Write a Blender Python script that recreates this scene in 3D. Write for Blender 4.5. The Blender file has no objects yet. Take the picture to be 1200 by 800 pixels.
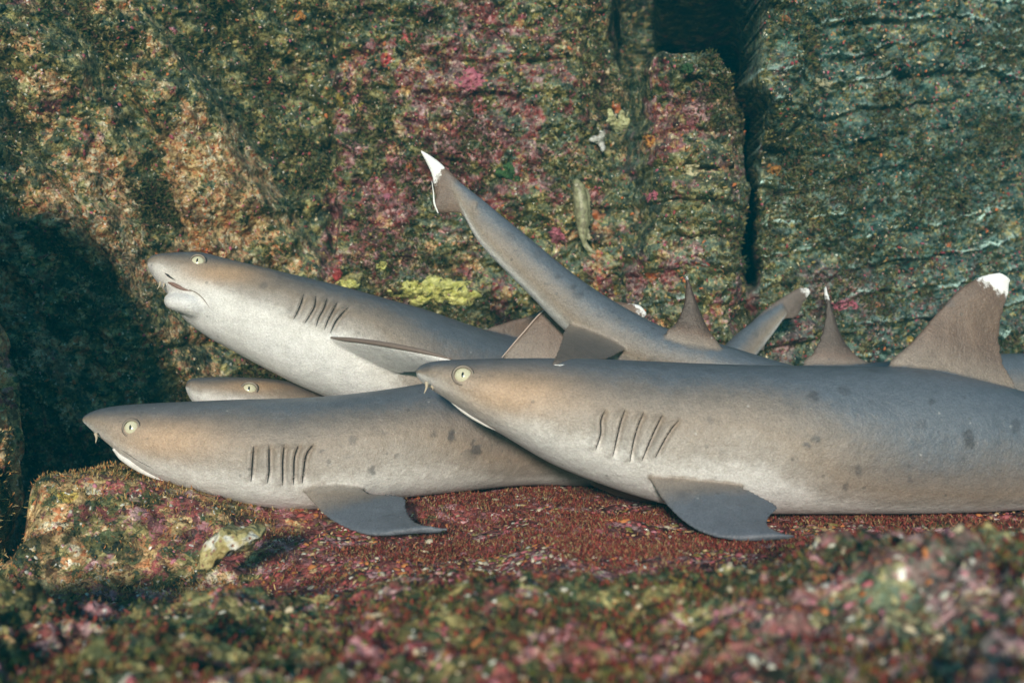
import bpy, math, random, time
import numpy as np
from mathutils import Vector, kdtree
from mathutils.bvhtree import BVHTree
T0 = time.time()
rng = np.random.default_rng(7)
random.seed(7)
scene = bpy.context.scene
col = scene.collection

# ------------------------------------------------------------------ camera
CAMZ = 0.2; F = 1300.0
cam_d = bpy.data.cameras.new('camera'); cam = bpy.data.objects.new('camera', cam_d); col.objects.link(cam)
cam.location = (0, 0, CAMZ); cam.rotation_euler = (math.radians(90), 0, 0)
cam_d.sensor_width = 36.0; cam_d.lens = 36.0 * F / 1200.0
cam_d.clip_start = 0.02; cam_d.clip_end = 200
cam_d.dof.use_dof = True; cam_d.dof.focus_distance = 1.46; cam_d.dof.aperture_fstop = 5.6
scene.camera = cam

# ------------------------------------------------------------------ light
SUN = Vector((0.10, 1.0, -0.22)).normalized()          # the way the light travels
w = bpy.data.worlds.new('World'); scene.world = w; w.use_nodes = True
nt = w.node_tree; bg = nt.nodes['Background']
sky = nt.nodes.new('ShaderNodeTexSky'); sky.sky_type = 'NISHITA'; sky.sun_disc = False
sky.sun_elevation = math.asin(-SUN.z); sky.sun_rotation = math.atan2(-SUN.x, -SUN.y)
mx = nt.nodes.new('ShaderNodeMix'); mx.data_type = 'RGBA'; mx.blend_type = 'MULTIPLY'
mx.inputs[0].default_value = 1.0
nt.links.new(sky.outputs[0], mx.inputs[6]); mx.inputs[7].default_value = (0.34, 0.74, 0.95, 1)
nt.links.new(mx.outputs[2], bg.inputs[0]); bg.inputs[1].default_value = 0.15
sl = bpy.data.lights.new('sun', 'SUN'); sl.energy = 5.0; sl.angle = math.radians(5); sl.color = (1.0, 0.86, 0.75)
so = bpy.data.objects.new('sun', sl); col.objects.link(so)
so.rotation_euler = SUN.to_track_quat('-Z', 'Y').to_euler(); so.location = (0.3, -2, 2)
scene.view_settings.view_transform = 'Standard'; scene.view_settings.look = 'None'
scene.view_settings.exposure = 0.18; scene.view_settings.gamma = 1.0
try:
    scene.cycles.volume_bounces = 0; scene.cycles.max_bounces = 6
except Exception: pass

# ------------------------------------------------------------------ helpers
def at(px, py, Y): return np.array([(px - 600) / F * Y, Y, CAMZ - (py - 400) / F * Y])
def ato(pts): return [at(*p) for p in pts]
def _hash(ix, iy, iz, seed):
    h = (ix.astype(np.int64) * 374761393 + iy.astype(np.int64) * 668265263 + iz.astype(np.int64) * 2147483647 + seed * 1274126177) & 0xffffffff
    h = ((h ^ (h >> 13)) * 1274126177) & 0xffffffff
    h = ((h ^ (h >> 16)) * 2246822519) & 0xffffffff
    return ((h ^ (h >> 15)) & 0xffffff) / float(0x1000000)
def noise(x, y, z=0.0, seed=0):
    x = np.asarray(x, float); y = np.asarray(y, float); z = np.zeros_like(x) + z
    ix = np.floor(x); iy = np.floor(y); iz = np.floor(z)
    fx = x - ix; fy = y - iy; fz = z - iz
    fx = fx*fx*(3-2*fx); fy = fy*fy*(3-2*fy); fz = fz*fz*(3-2*fz)
    r = 0
    for dx in (0, 1):
        for dy in (0, 1):
            for dz in (0, 1):
                wgt = (fx if dx else 1-fx) * (fy if dy else 1-fy) * (fz if dz else 1-fz)
                r = r + wgt * _hash(ix+dx, iy+dy, iz+dz, seed)
    return r * 2 - 1
def noise2(x, y, seed=0):
    x = np.asarray(x, float); y = np.asarray(y, float)
    ix = np.floor(x); iy = np.floor(y); fx = x-ix; fy = y-iy
    fx = fx*fx*(3-2*fx); fy = fy*fy*(3-2*fy); z0 = np.zeros_like(ix)
    r = 0
    for dx in (0, 1):
        for dy in (0, 1):
            r = r + (fx if dx else 1-fx) * (fy if dy else 1-fy) * _hash(ix+dx, iy+dy, z0, seed)
    return r * 2 - 1
def fbm2(x, y, oct=4, seed=0, gain=0.5):
    a = 1.0; s = 0; t = 0
    for i in range(oct):
        s = s + a * noise2(x + 17.3*i, y - 9.1*i, seed + i); t += a; a *= gain; x = x*2.03; y = y*2.03
    return s / t
def cells2(x, y, seed=0):
    """distance to nearest and second nearest feature point"""
    ix = np.floor(x); iy = np.floor(y); d1 = np.full(x.shape, 9.0); d2 = np.full(x.shape, 9.0); rid = np.zeros(x.shape)
    z0 = np.zeros_like(ix)
    for dx in (-1, 0, 1):
        for dy in (-1, 0, 1):
            cx = ix+dx; cy = iy+dy
            px = cx + _hash(cx, cy, z0, seed); py = cy + _hash(cx, cy, z0+1, seed)
            d = np.hypot(px-x, py-y)
            h = _hash(cx, cy, z0+2, seed)
            m = d < d1
            d2 = np.where(m, d1, np.minimum(d2, d)); rid = np.where(m, h, rid); d1 = np.where(m, d, d1)
    return d1, d2, rid
def sm(e0, e1, x):
    t = np.clip((x - e0) / (e1 - e0 + 1e-12), 0, 1); return t*t*(3-2*t)
def curve(pts, n, k=None):
    """smooth resample of control rows (rows may hold any number of values)"""
    P = np.asarray(pts, float); k = k or P.shape[1]
    d = np.sqrt(((P[1:, :k] - P[:-1, :k])**2).sum(1)) ** 0.7 + 1e-6
    t = np.concatenate([[0], np.cumsum(d)])
    m = np.zeros_like(P); s = (P[1:] - P[:-1]) / d[:, None]
    m[1:-1] = (s[1:]*d[:-1, None] + s[:-1]*d[1:, None]) / (d[:-1] + d[1:])[:, None]
    m[0] = s[0]; m[-1] = s[-1]
    u = np.linspace(0, t[-1], n); i = np.clip(np.searchsorted(t, u, 'right')-1, 0, len(d)-1)
    h = ((u - t[i]) / d[i])[:, None]; dd = d[i][:, None]
    return (2*h**3-3*h*h+1)*P[i] + (h**3-2*h*h+h)*dd*m[i] + (-2*h**3+3*h*h)*P[i+1] + (h**3-h*h)*dd*m[i+1]

def mesh_np(name, V, Fq, smooth=True):
    """V (n,3); Fq list of int arrays (m,3) or (m,4)"""
    me = bpy.data.meshes.new(name)
    Fl = Fq if isinstance(Fq, list) else [Fq]
    Fl = [f for f in Fl if len(f)]
    nl = sum(f.size for f in Fl); nf = sum(len(f) for f in Fl)
    me.vertices.add(len(V)); me.vertices.foreach_set('co', np.asarray(V, np.float32).ravel())
    me.loops.add(nl); me.polygons.add(nf)
    me.loops.foreach_set('vertex_index', np.concatenate([f.ravel() for f in Fl]).astype(np.int32))
    ls = np.concatenate([np.full(len(f), f.shape[1]) for f in Fl]); st = np.concatenate([[0], np.cumsum(ls)[:-1]])
    me.polygons.foreach_set('loop_start', st.astype(np.int32))
    me.polygons.foreach_set('use_smooth', np.full(nf, smooth))
    me.update(calc_edges=True); me.validate()
    return me
def attr(me, name, val):
    if val.ndim == 1:
        a = me.attributes.new(name, 'FLOAT', 'POINT'); a.data.foreach_set('value', val.astype(np.float32))
    else:
        if val.shape[1] == 3: val = np.concatenate([val, np.ones((len(val), 1))], 1)
        a = me.attributes.new(name, 'FLOAT_COLOR', 'POINT'); a.data.foreach_set('color', val.astype(np.float32).ravel())
def link(name, me, mat, parent=None, label=None, cat=None, group=None, kind=None):
    o = bpy.data.objects.new(name, me); col.objects.link(o)
    if mat: me.materials.append(mat)
    if parent: o.parent = parent; 
    if label: o['label'] = label
    if cat: o['category'] = cat
    if group: o['group'] = group
    if kind: o['kind'] = kind
    return o
def thing(name, loc, label, cat, group=None):
    o = bpy.data.objects.new(name, None); col.objects.link(o); o.location = loc; o.empty_display_size = 0.05
    o['label'] = label; o['category'] = cat
    if group: o['group'] = group
    return o
def child(name, me, mat, root, label=None):
    """mesh built in world coordinates, hung under an empty at root.location"""
    o = link(name, me, mat, root, label)
    loc = Vector((0, 0, 0)); p = root
    while p: loc += p.location; p = p.parent
    o.location = -loc
    return o
def gridfaces(nr, nc, wrap=False):
    i = np.arange(nr-1)[:, None]; j = np.arange(nc if wrap else nc-1)[None, :]
    j2 = (j+1) % nc
    return np.stack([i*nc+j, i*nc+j2, (i+1)*nc+j2, (i+1)*nc+j], -1).reshape(-1, 4)

# ------------------------------------------------------------------ materials
class NT:
    def __init__(s, name):
        s.m = bpy.data.materials.new(name); s.m.use_nodes = True; s.t = s.m.node_tree
        s.b = s.t.nodes['Principled BSDF']
    def n(s, typ, **kw):
        nd = s.t.nodes.new(typ)
        for k, v in kw.items(): setattr(nd, k, v)
        return nd
    def l(s, a, b): s.t.links.new(a, b)
    def val(s, sock, v):
        if hasattr(v, 'node'): s.l(v, sock)
        else: sock.default_value = v
    def math(s, op, a, b=0.0, c=None, clamp=False):
        nd = s.n('ShaderNodeMath', operation=op, use_clamp=clamp); s.val(nd.inputs[0], a); s.val(nd.inputs[1], b)
        if c is not None: s.val(nd.inputs[2], c)
        return nd.outputs[0]
    def mix(s, f, a, b, mode='MIX'):
        nd = s.n('ShaderNodeMix', data_type='RGBA', blend_type=mode); s.val(nd.inputs[0], f)
        s.val(nd.inputs[6], a if hasattr(a, 'node') else (*a, 1)); s.val(nd.inputs[7], b if hasattr(b, 'node') else (*b, 1))
        return nd.outputs[2]
    def noise(s, vec, scale, detail=3.0, rough=0.55, dist=0.0):
        nd = s.n('ShaderNodeTexNoise'); nd.inputs['Scale'].default_value = scale; nd.inputs['Detail'].default_value = detail
        nd.inputs['Roughness'].default_value = rough; nd.inputs['Distortion'].default_value = dist
        if vec is not None: s.l(vec, nd.inputs['Vector'])
        return nd
    def vor(s, vec, scale, feature='F1'):
        nd = s.n('ShaderNodeTexVoronoi', feature=feature); nd.inputs['Scale'].default_value = scale
        if vec is not None: s.l(vec, nd.inputs['Vector'])
        return nd
    def ramp(s, fac, stops, interp='LINEAR'):
        nd = s.n('ShaderNodeValToRGB'); cr = nd.color_ramp; cr.interpolation = interp
        while len(cr.elements) < len(stops): cr.elements.new(0.5)
        for e, (p, c) in zip(cr.elements, stops): e.position = p; e.color = (*c, 1)
        s.val(nd.inputs[0], fac); return nd.outputs[0]
    def step(s, a, e0, e1):
        nd = s.n('ShaderNodeMapRange'); s.val(nd.inputs[0], a); nd.inputs[1].default_value = e0; nd.inputs[2].default_value = e1
        return nd.outputs[0]
    def at(s, name):
        return s.n('ShaderNodeAttribute', attribute_name=name)
    def bump(s, h, strength, dist):
        nd = s.n('ShaderNodeBump'); nd.inputs['Strength'].default_value = strength; nd.inputs['Distance'].default_value = dist
        s.l(h, nd.inputs['Height']); s.l(nd.outputs[0], s.b.inputs['Normal'])
def simple(name, c, rough=0.6, spec=0.3):
    N = NT(name); N.b.inputs['Roughness'].default_value = rough; N.b.inputs['Specular IOR Level'].default_value = spec
    geo = N.n('ShaderNodeTexCoord')
    nz = N.noise(geo.outputs['Object'], 220, 3)
    cc = N.mix(nz.outputs[0], tuple(x*0.8 for x in c), tuple(min(1, x*1.2) for x in c)); N.l(cc, N.b.inputs['Base Color'])
    return N.m

def reef_mat(name, cell=62.0, bumpd=0.006):
    """growth of crusts and turf on rock; attribute zone = pink / painted light falloff (teal) / cream share, alpha unused"""
    N = NT(name); tc = N.n('ShaderNodeTexCoord').outputs['Object']
    dn = N.noise(tc, 45, 3, 0.6)
    off = N.n('ShaderNodeVectorMath', operation='MULTIPLY_ADD'); N.l(dn.outputs['Color'], off.inputs[0]); off.inputs[1].default_value = (0.022,)*3; N.l(tc, off.inputs[2])
    v = off.outputs[0]
    zn = N.at('zone'); sep = N.n('ShaderNodeSeparateColor'); N.l(zn.outputs['Color'], sep.inputs[0])
    big = N.vor(v, cell); sml = N.vor(v, cell*2.6); s3 = N.vor(v, cell*0.38)
    sb = N.n('ShaderNodeSeparateColor'); N.l(big.outputs['Color'], sb.inputs[0])
    ss = N.n('ShaderNodeSeparateColor'); N.l(sml.outputs['Color'], ss.inputs[0])
    s3c = N.n('ShaderNodeSeparateColor'); N.l(s3.outputs['Color'], s3c.inputs[0])
    blend = N.math('ADD', N.math('MULTIPLY', sb.outputs[0], 0.5), N.math('MULTIPLY', ss.outputs[0], 0.5))
    blend = N.math('ADD', N.math('MULTIPLY', sb.outputs[0], 0.62), N.math('MULTIPLY', ss.outputs[0], 0.38))
    pink = N.ramp(blend, [(0.12, (0.05, 0.012, 0.012)), (0.28, (0.21, 0.03, 0.028)), (0.42, (0.28, 0.055, 0.05)), (0.56, (0.11, 0.03, 0.02)), (0.7, (0.37, 0.13, 0.15)), (0.88, (0.48, 0.29, 0.28))])
    olive = N.ramp(blend, [(0.12, (0.010, 0.020, 0.008)), (0.28, (0.045, 0.055, 0.010)), (0.42, (0.13, 0.105, 0.022)), (0.56, (0.020, 0.045, 0.012)), (0.7, (0.24, 0.18, 0.05)), (0.88, (0.32, 0.29, 0.11))])
    cream = N.ramp(blend, [(0.12, (0.13, 0.055, 0.015)), (0.28, (0.36, 0.23, 0.08)), (0.42, (0.52, 0.38, 0.18)), (0.56, (0.44, 0.13, 0.035)), (0.7, (0.5, 0.33, 0.15)), (0.88, (0.64, 0.56, 0.38))])
    mid = N.noise(tc, 20, 5, 0.68); md2 = N.noise(tc, 34, 5, 0.66); dkn = N.noise(tc, 31, 5, 0.7)
    fine = N.noise(tc, 260, 3, 0.7)
    jit = N.math('MULTIPLY', N.math('SUBTRACT', mid.outputs[0], 0.5), 2.6)
    jit2 = N.math('MULTIPLY', N.math('SUBTRACT', md2.outputs[0], 0.5), 2.6)
    cj = N.math('MULTIPLY', N.math('SUBTRACT', s3c.outputs[1], 0.5), 0.5)
    fp = N.step(N.math('ADD', N.math('ADD', sep.outputs[0], jit), cj), 0.42, 0.56)
    fc = N.step(N.math('ADD', N.math('ADD', sep.outputs[2], jit2), cj), 0.46, 0.58)
    c = N.mix(fp, olive, pink); c = N.mix(fc, c, cream)
    falloff_tint = N.math('MULTIPLY', sep.outputs[1], N.step(N.math('ADD', mid.outputs[0], N.math('MULTIPLY', N.math('SUBTRACT', ss.outputs[1], 0.5), 0.3)), 0.36, 0.62))
    c = N.mix(falloff_tint, c, N.mix(sb.outputs[2], (0.010, 0.048, 0.042), (0.055, 0.125, 0.105)))  # dark teal pigment standing in for light that fades with distance
    # red-brown understory and pale dusting
    dust = N.noise(tc, 380, 2, 0.6)
    c = N.mix(N.math('MULTIPLY', N.step(dust.outputs[0], 0.60, 0.68), 0.25), c, (0.45, 0.44, 0.34))
    # sponge spots
    sp = N.vor(v, 22); sps = N.n('ShaderNodeSeparateColor'); N.l(sp.outputs['Color'], sps.inputs[0])
    m1 = N.math('MULTIPLY', N.math('LESS_THAN', sp.outputs['Distance'], N.math('MULTIPLY', sps.outputs[1], 0.33)), N.math('GREATER_THAN', sps.outputs[0], 0.86))
    c = N.mix(N.math('MULTIPLY', m1, 0.85), c, N.ramp(sps.outputs[2], [(0, (0.5, 0.13, 0.03)), (0.35, (0.5, 0.05, 0.06)), (0.6, (0.42, 0.3, 0.05)), (0.85, (0.45, 0.12, 0.2))], 'CONSTANT'))
    # tiny white tubes and shell bits
    wv = N.vor(v, 150); ws = N.n('ShaderNodeSeparateColor'); N.l(wv.outputs['Color'], ws.inputs[0])
    m2 = N.math('MULTIPLY', N.math('LESS_THAN', wv.outputs['Distance'], 0.27), N.math('GREATER_THAN', ws.outputs[0], 0.90))
    c = N.mix(N.math('MULTIPLY', m2, 0.85), c, (0.7, 0.68, 0.6))
    # silt resting on upward ledges
    geo = N.n('ShaderNodeNewGeometry'); sx = N.n('ShaderNodeSeparateXYZ'); N.l(geo.outputs['Normal'], sx.inputs[0])
    silt = N.at('silt')
    sf = N.math('MULTIPLY', N.step(N.math('ADD', sx.outputs[2], N.math('MULTIPLY', N.math('SUBTRACT', fine.outputs[0], 0.5), 1.6)), -0.3, 0.45), silt.outputs['Fac'], clamp=True)
    c = N.mix(sf, c, (0.40, 0.56, 0.50))
    vfac = N.math('MULTIPLY_ADD', N.step(fine.outputs[0], 0.25, 0.75), 1.0, 0.5)
    vfac = N.math('MULTIPLY', vfac, N.math('MULTIPLY_ADD', N.step(dkn.outputs[0], 0.38, 0.58), 1.0, 0.28))
    comb = N.n('ShaderNodeCombineColor'); [N.l(vfac, comb.inputs[i]) for i in range(3)]
    c = N.mix(1.0, c, comb.outputs[0], 'MULTIPLY')
    gain = N.at('gain'); cg = N.n('ShaderNodeCombineColor'); [N.l(gain.outputs['Fac'], cg.inputs[i]) for i in range(3)]
    N.l(c, N.b.inputs['Base Color'])
    N.b.inputs['Roughness'].default_value = 0.75; N.b.inputs['Specular IOR Level'].default_value = 0.25
    h = N.math('ADD', N.math('MULTIPLY', fine.outputs[0], 0.45), N.math('ADD', N.math('MULTIPLY', big.outputs['Distance'], -0.8), N.math('MULTIPLY', sml.outputs['Distance'], -0.5)))
    N.bump(h, 1.0, bumpd)
    return N.m
M_reef = reef_mat('reef_crust')
M_reef_near = reef_mat('reef_crust_near', 48.0, 0.005)

def tuft_mat(name):
    N = NT(name); a = N.at('tint'); N.l(a.outputs['Color'], N.b.inputs['Base Color'])
    N.b.inputs['Roughness'].default_value = 0.7; N.b.inputs['Specular IOR Level'].default_value = 0.2
    N.b.inputs['Subsurface Weight'].default_value = 0.0
    return N.m
M_tuft = tuft_mat('algae_blades')

def skin_mat():
    N = NT('shark_skin'); tc = N.n('ShaderNodeTexCoord').outputs['Object']
    d = N.at('dors').outputs['Fac']; wh = N.at('white').outputs['Fac']; warm = N.at('warm').outputs['Fac']; fin = N.at('fin').outputs['Fac']
    n1 = N.noise(tc, 14, 3); n2 = N.noise(tc, 420, 3, 0.7); n3 = N.noise(tc, 60, 4, 0.6); n5 = N.noise(tc, 130, 4, 0.65)
    dd = N.math('ADD', d, N.math('ADD', N.math('MULTIPLY', N.math('SUBTRACT', n1.outputs[0], 0.5), 0.4), N.math('MULTIPLY', N.math('SUBTRACT', n5.outputs[0], 0.5), 0.35)))
    c = N.ramp(N.math('MULTIPLY_ADD', dd, 0.5, 0.5), [(0.0, (0.62, 0.61, 0.60)), (0.20, (0.56, 0.54, 0.51)), (0.33, (0.32, 0.285, 0.25)), (0.5, (0.24, 0.193, 0.152)), (0.72, (0.155, 0.136, 0.122)), (0.9, (0.10, 0.116, 0.138))])
    c = N.mix(N.math('MULTIPLY', warm, 0.95), c, (0.38, 0.255, 0.16))
    # fins: grey brown
    c = N.mix(N.math('MINIMUM', fin, 1.0), c, N.mix(n3.outputs[0], (0.105, 0.068, 0.05), (0.15, 0.10, 0.072)))
    fd = N.math('MULTIPLY_ADD', N.math('MAXIMUM', N.math('SUBTRACT', fin, 1.0), 0.0), -0.75, 1.0); fc_ = N.n('ShaderNodeCombineColor'); [N.l(fd, fc_.inputs[i]) for i in range(3)]
    c = N.mix(1.0, c, fc_.outputs[0], 'MULTIPLY')  # darkens the two background fins: their shade is put into the colour
    # dark blotches
    bl = N.vor(tc, 21); b2 = N.n('ShaderNodeSeparateColor'); N.l(bl.outputs['Color'], b2.inputs[0])
    rad = N.math('MULTIPLY_ADD', n3.outputs[0], 0.35, 0.0)
    m = N.math('MULTIPLY', N.step(N.math('SUBTRACT', bl.outputs['Distance'], rad), 0.03, -0.05), N.math('GREATER_THAN', b2.outputs[0], 0.66))
    m = N.math('MULTIPLY', m, N.step(d, -0.35, 0.0))
    c = N.mix(N.math('MULTIPLY', m, 0.42), c, (0.06, 0.06, 0.065))
    b3 = N.vor(tc, 85); b4 = N.n('ShaderNodeSeparateColor'); N.l(b3.outputs['Color'], b4.inputs[0])
    m = N.math('MULTIPLY', N.step(N.math('SUBTRACT', b3.outputs['Distance'], 0.2), 0.03, -0.05), N.math('GREATER_THAN', b4.outputs[0], 0.93))
    c = N.mix(N.math('MULTIPLY', m, 0.4), c, (0.05, 0.05, 0.05))
    m = N.math('MULTIPLY', N.step(N.math('SUBTRACT', b3.outputs['Distance'], 0.12), 0.03, -0.03), N.math('LESS_THAN', b4.outputs[0], 0.05))
    c = N.mix(N.math('MULTIPLY', m, 0.3), c, (0.5, 0.5, 0.48))
    c = N.mix(N.math('MULTIPLY', N.at('spot').outputs['Fac'], 0.95), c, (0.045, 0.045, 0.05))
    g = N.noise(tc, 480, 3, 0.8)
    gg = N.math('MULTIPLY_ADD', g.outputs[0], 1.2, 0.4); g2 = N.math('MULTIPLY', gg, N.math('MULTIPLY_ADD', n3.outputs[0], 0.55, 0.72))
    comb = N.n('ShaderNodeCombineColor'); [N.l(g2, comb.inputs[i]) for i in range(3)]
    c = N.mix(1.0, c, comb.outputs[0], 'MULTIPLY')
    # white fin tips
    wm = N.step(N.math('ADD', wh, N.math('MULTIPLY', N.math('SUBTRACT', n5.outputs[0], 0.5), 0.5)), 0.46, 0.56)
    c = N.mix(wm, c, (0.78, 0.78, 0.77))
    N.l(c, N.b.inputs['Base Color'])
    N.b.inputs['Roughness'].default_value = 0.42; N.b.inputs['Specular IOR Level'].default_value = 0.42
    N.bump(N.math('ADD', n2.outputs[0], N.math('ADD', N.math('MULTIPLY', n3.outputs[0], 2.0), N.math('MULTIPLY', n5.outputs[0], 1.0))), 0.8, 0.0011)
    return N.m
M_skin = skin_mat()
M_lip = simple('lip_skin', (0.66, 0.64, 0.61), 0.45)
M_dark = simple('gill_dark', (0.03, 0.026, 0.025), 0.7)
M_mouth = simple('mouth_lining', (0.20, 0.12, 0.095), 0.5)
M_lid = simple('eyelid_skin', (0.20, 0.165, 0.13), 0.4)
def eye_mat():
    N = NT('eye_iris'); tc = N.n('ShaderNodeTexCoord').outputs['Object']
    nz = N.noise(tc, 500, 3); N.l(N.mix(nz.outputs[0], (0.42, 0.40, 0.25), (0.64, 0.60, 0.45)), N.b.inputs['Base Color'])
    N.b.inputs['Roughness'].default_value = 0.12; N.b.inputs['Specular IOR Level'].default_value = 0.5
    return N.m
M_eye = eye_mat()
M_pupil = simple('pupil_black', (0.008, 0.008, 0.01), 0.1, 0.5)

# ------------------------------------------------------------------ rock wall
XC = lambda px, Y=2.15: (px-600)/F*Y
ZC = lambda py, Y=2.15: CAMZ-(py-400)/F*Y
def wall_depth(x, z):
    wx = x + 0.03*fbm2(x*3, z*3, 3, 5); wz = z + 0.03*fbm2(x*3+9, z*3, 3, 6)
    P = 600 + x/2.15*F; Q = 400 - (z-CAMZ)/2.15*F       # rough picture bearing, only a convenient ruler
    # left face with slanting ribs
    n = wx*0.86 + wz*0.5; d = wx*0.5 - wz*0.86
    r1 = noise2(n*9, d*1.8, 11); r2 = noise2(n*20+3, d*4, 12)
    rib = 0.07*(sm(0, 0.55, np.abs(r1))-.5) + 0.03*(np.clip(np.abs(r2)*2.4, 0, 1)-.5)
    lf = 1.93 + 0.22*sm(-0.8, -0.36, x) - rib - 0.35*sm(-0.7, -1.5, x)
    lf = lf + 0.035*fbm2(x*7, z*7, 4, 13)
    # middle face, bedded
    st = wz*15 + 0.8*fbm2(x*2, z*2, 2, 21) + 0.25*x
    ff = st-np.floor(st); bed = sm(0.0, 0.16, ff)*(1-0.7*ff)
    mf = 2.17 - 0.022*bed*(0.5+0.5*noise2(x*4, np.floor(st)*3.7, 25)) + 0.05*fbm2(x*4, z*5, 4, 22)
    mf = mf + 0.09*sm(0.12, 0.2, x)*sm(0.30, 0.24, x)*sm(ZC(300), ZC(120), z)
    # column
    cx = (XC(742)+XC(862))/2; hw = (XC(862)-XC(742))/2 + 0.01*noise2(z*8, x*0, 31)
    q = (x-cx)/hw
    col_ = 2.04 + 0.09*np.clip(np.abs(q), 0, 1.2)**2.6 - 0.016*bed + 0.04*fbm2(x*6, z*8, 3, 33)
    topz = ZC(60) + 0.02*noise2(x*17, x*0, 34) + 0.010*noise2(x*50, x*0, 37) - 0.08*sm(XC(835), XC(862), x)
    col_ = col_ + sm(topz-0.03, topz+0.03, z)*0.55
    # right face, curved beds
    s4 = wz*17 - 2.2*np.sin(np.clip((wx-0.42)*1.5, 0, 1.6)) + 0.5*fbm2(x*2.5, z*2.5, 2, 41)
    f4 = s4-np.floor(s4); amp = 0.35+0.65*np.clip(noise2(x*3, np.floor(s4)*5.3, 44)*1.3+0.5, 0, 1)
    b4 = sm(0.0, 0.14, f4)*(1-0.85*f4)
    rf = 2.10 + 0.50*np.clip((x-0.5)/0.8, 0, 1.5)**1.3 - 0.022*b4*amp + 0.06*fbm2(x*4, z*4, 4, 42) - 0.12*sm(0.62, 0.48, x)*sm(0.52, 0.62, z)
    # seams
    def mixd(a, b, m): return a*(1-m)+b*m
    c1 = XC(379) + 0.012*noise2(z*9, x*0, 51) + 0.02*noise2(z*3, x*0, 52)
    c2 = XC(742) - 0.05*sm(0.45, 0.2, z) + 0.01*noise2(z*7, x*0, 53)
    c3 = XC(862) - 0.016 + 0.035*sm(0.7, 0.3, z) + 0.012*noise2(z*10, x*0, 54)
    c4 = c3 + XC(879)-XC(862) + 0.012*noise2(z*10+5, x*0, 55) + 0.010*noise2(z*31, x*0, 56) - 0.006
    D = mixd(lf, mf, sm(c1-0.012, c1+0.012, x))
    D = mixd(D, col_, sm(c2-0.035, c2+0.04, x))
    D = mixd(D, rf, sm(c3, c4, x))
    D = D + 0.08*np.exp(-((x-c1)/0.010)**2)*sm(ZC(330), ZC(290), z)*(0.6+0.4*noise2(z*14, x*0, 57))
    cen = (c3+c4)/2; wid = (c4-c3)*0.42*(0.65+0.35*noise2(z*6, x*0, 58))
    D = D + 0.60*np.exp(-np.clip(((x-cen)/(wid*1.0))**10, 0, 50))*sm(ZC(345), ZC(300), z)
    # the hollow over the column
    hw0 = 0.028 + 0.012*noise2(z*16, x*0, 35)+0.01*noise2(z*45, x*0, 36)
    hol = sm(XC(757)+hw0, XC(763)+hw0, x)*sm(c4+0.002, c4-0.006, x)*sm(topz-0.02, topz+0.05, z)
    D = np.where(hol > 0, D*(1-hol)+(2.80+0.08*fbm2(x*6, z*2, 3, 59)-0.12*sm(XC(810), XC(830), x)*sm(XC(850), XC(835), x))*hol, D)
    D = D - hol*0.72*sm(0.885, 0.90, z)  # roof added above the view so its shadow darkens the hollow
    # common roughness
    d1, d2, _ = cells2(wx*38, wz*38, 61); e1, e2, _ = cells2(x*95, z*95, 62)
    clump = np.clip(fbm2(x*10, z*10, 3, 63)+0.45, 0, 1)
    D = D - 0.012*(1-d1)*clump - 0.005*(1-e1) - 0.034*fbm2(x*20, z*20, 5, 64, 0.68) - 0.03*np.abs(noise2(x*9+2, z*13, 66)) - 0.005*noise2(x*150, z*150, 65)
    return D
def blob(P, Q, cx, cy, rx, ry, soft=0.35):
    r = np.hypot((P-cx)/rx, (Q-cy)/ry) + 0.25*fbm2(P/18.0, Q/18.0, 3, 71)
    return sm(1+soft, 1-soft, r)
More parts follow.
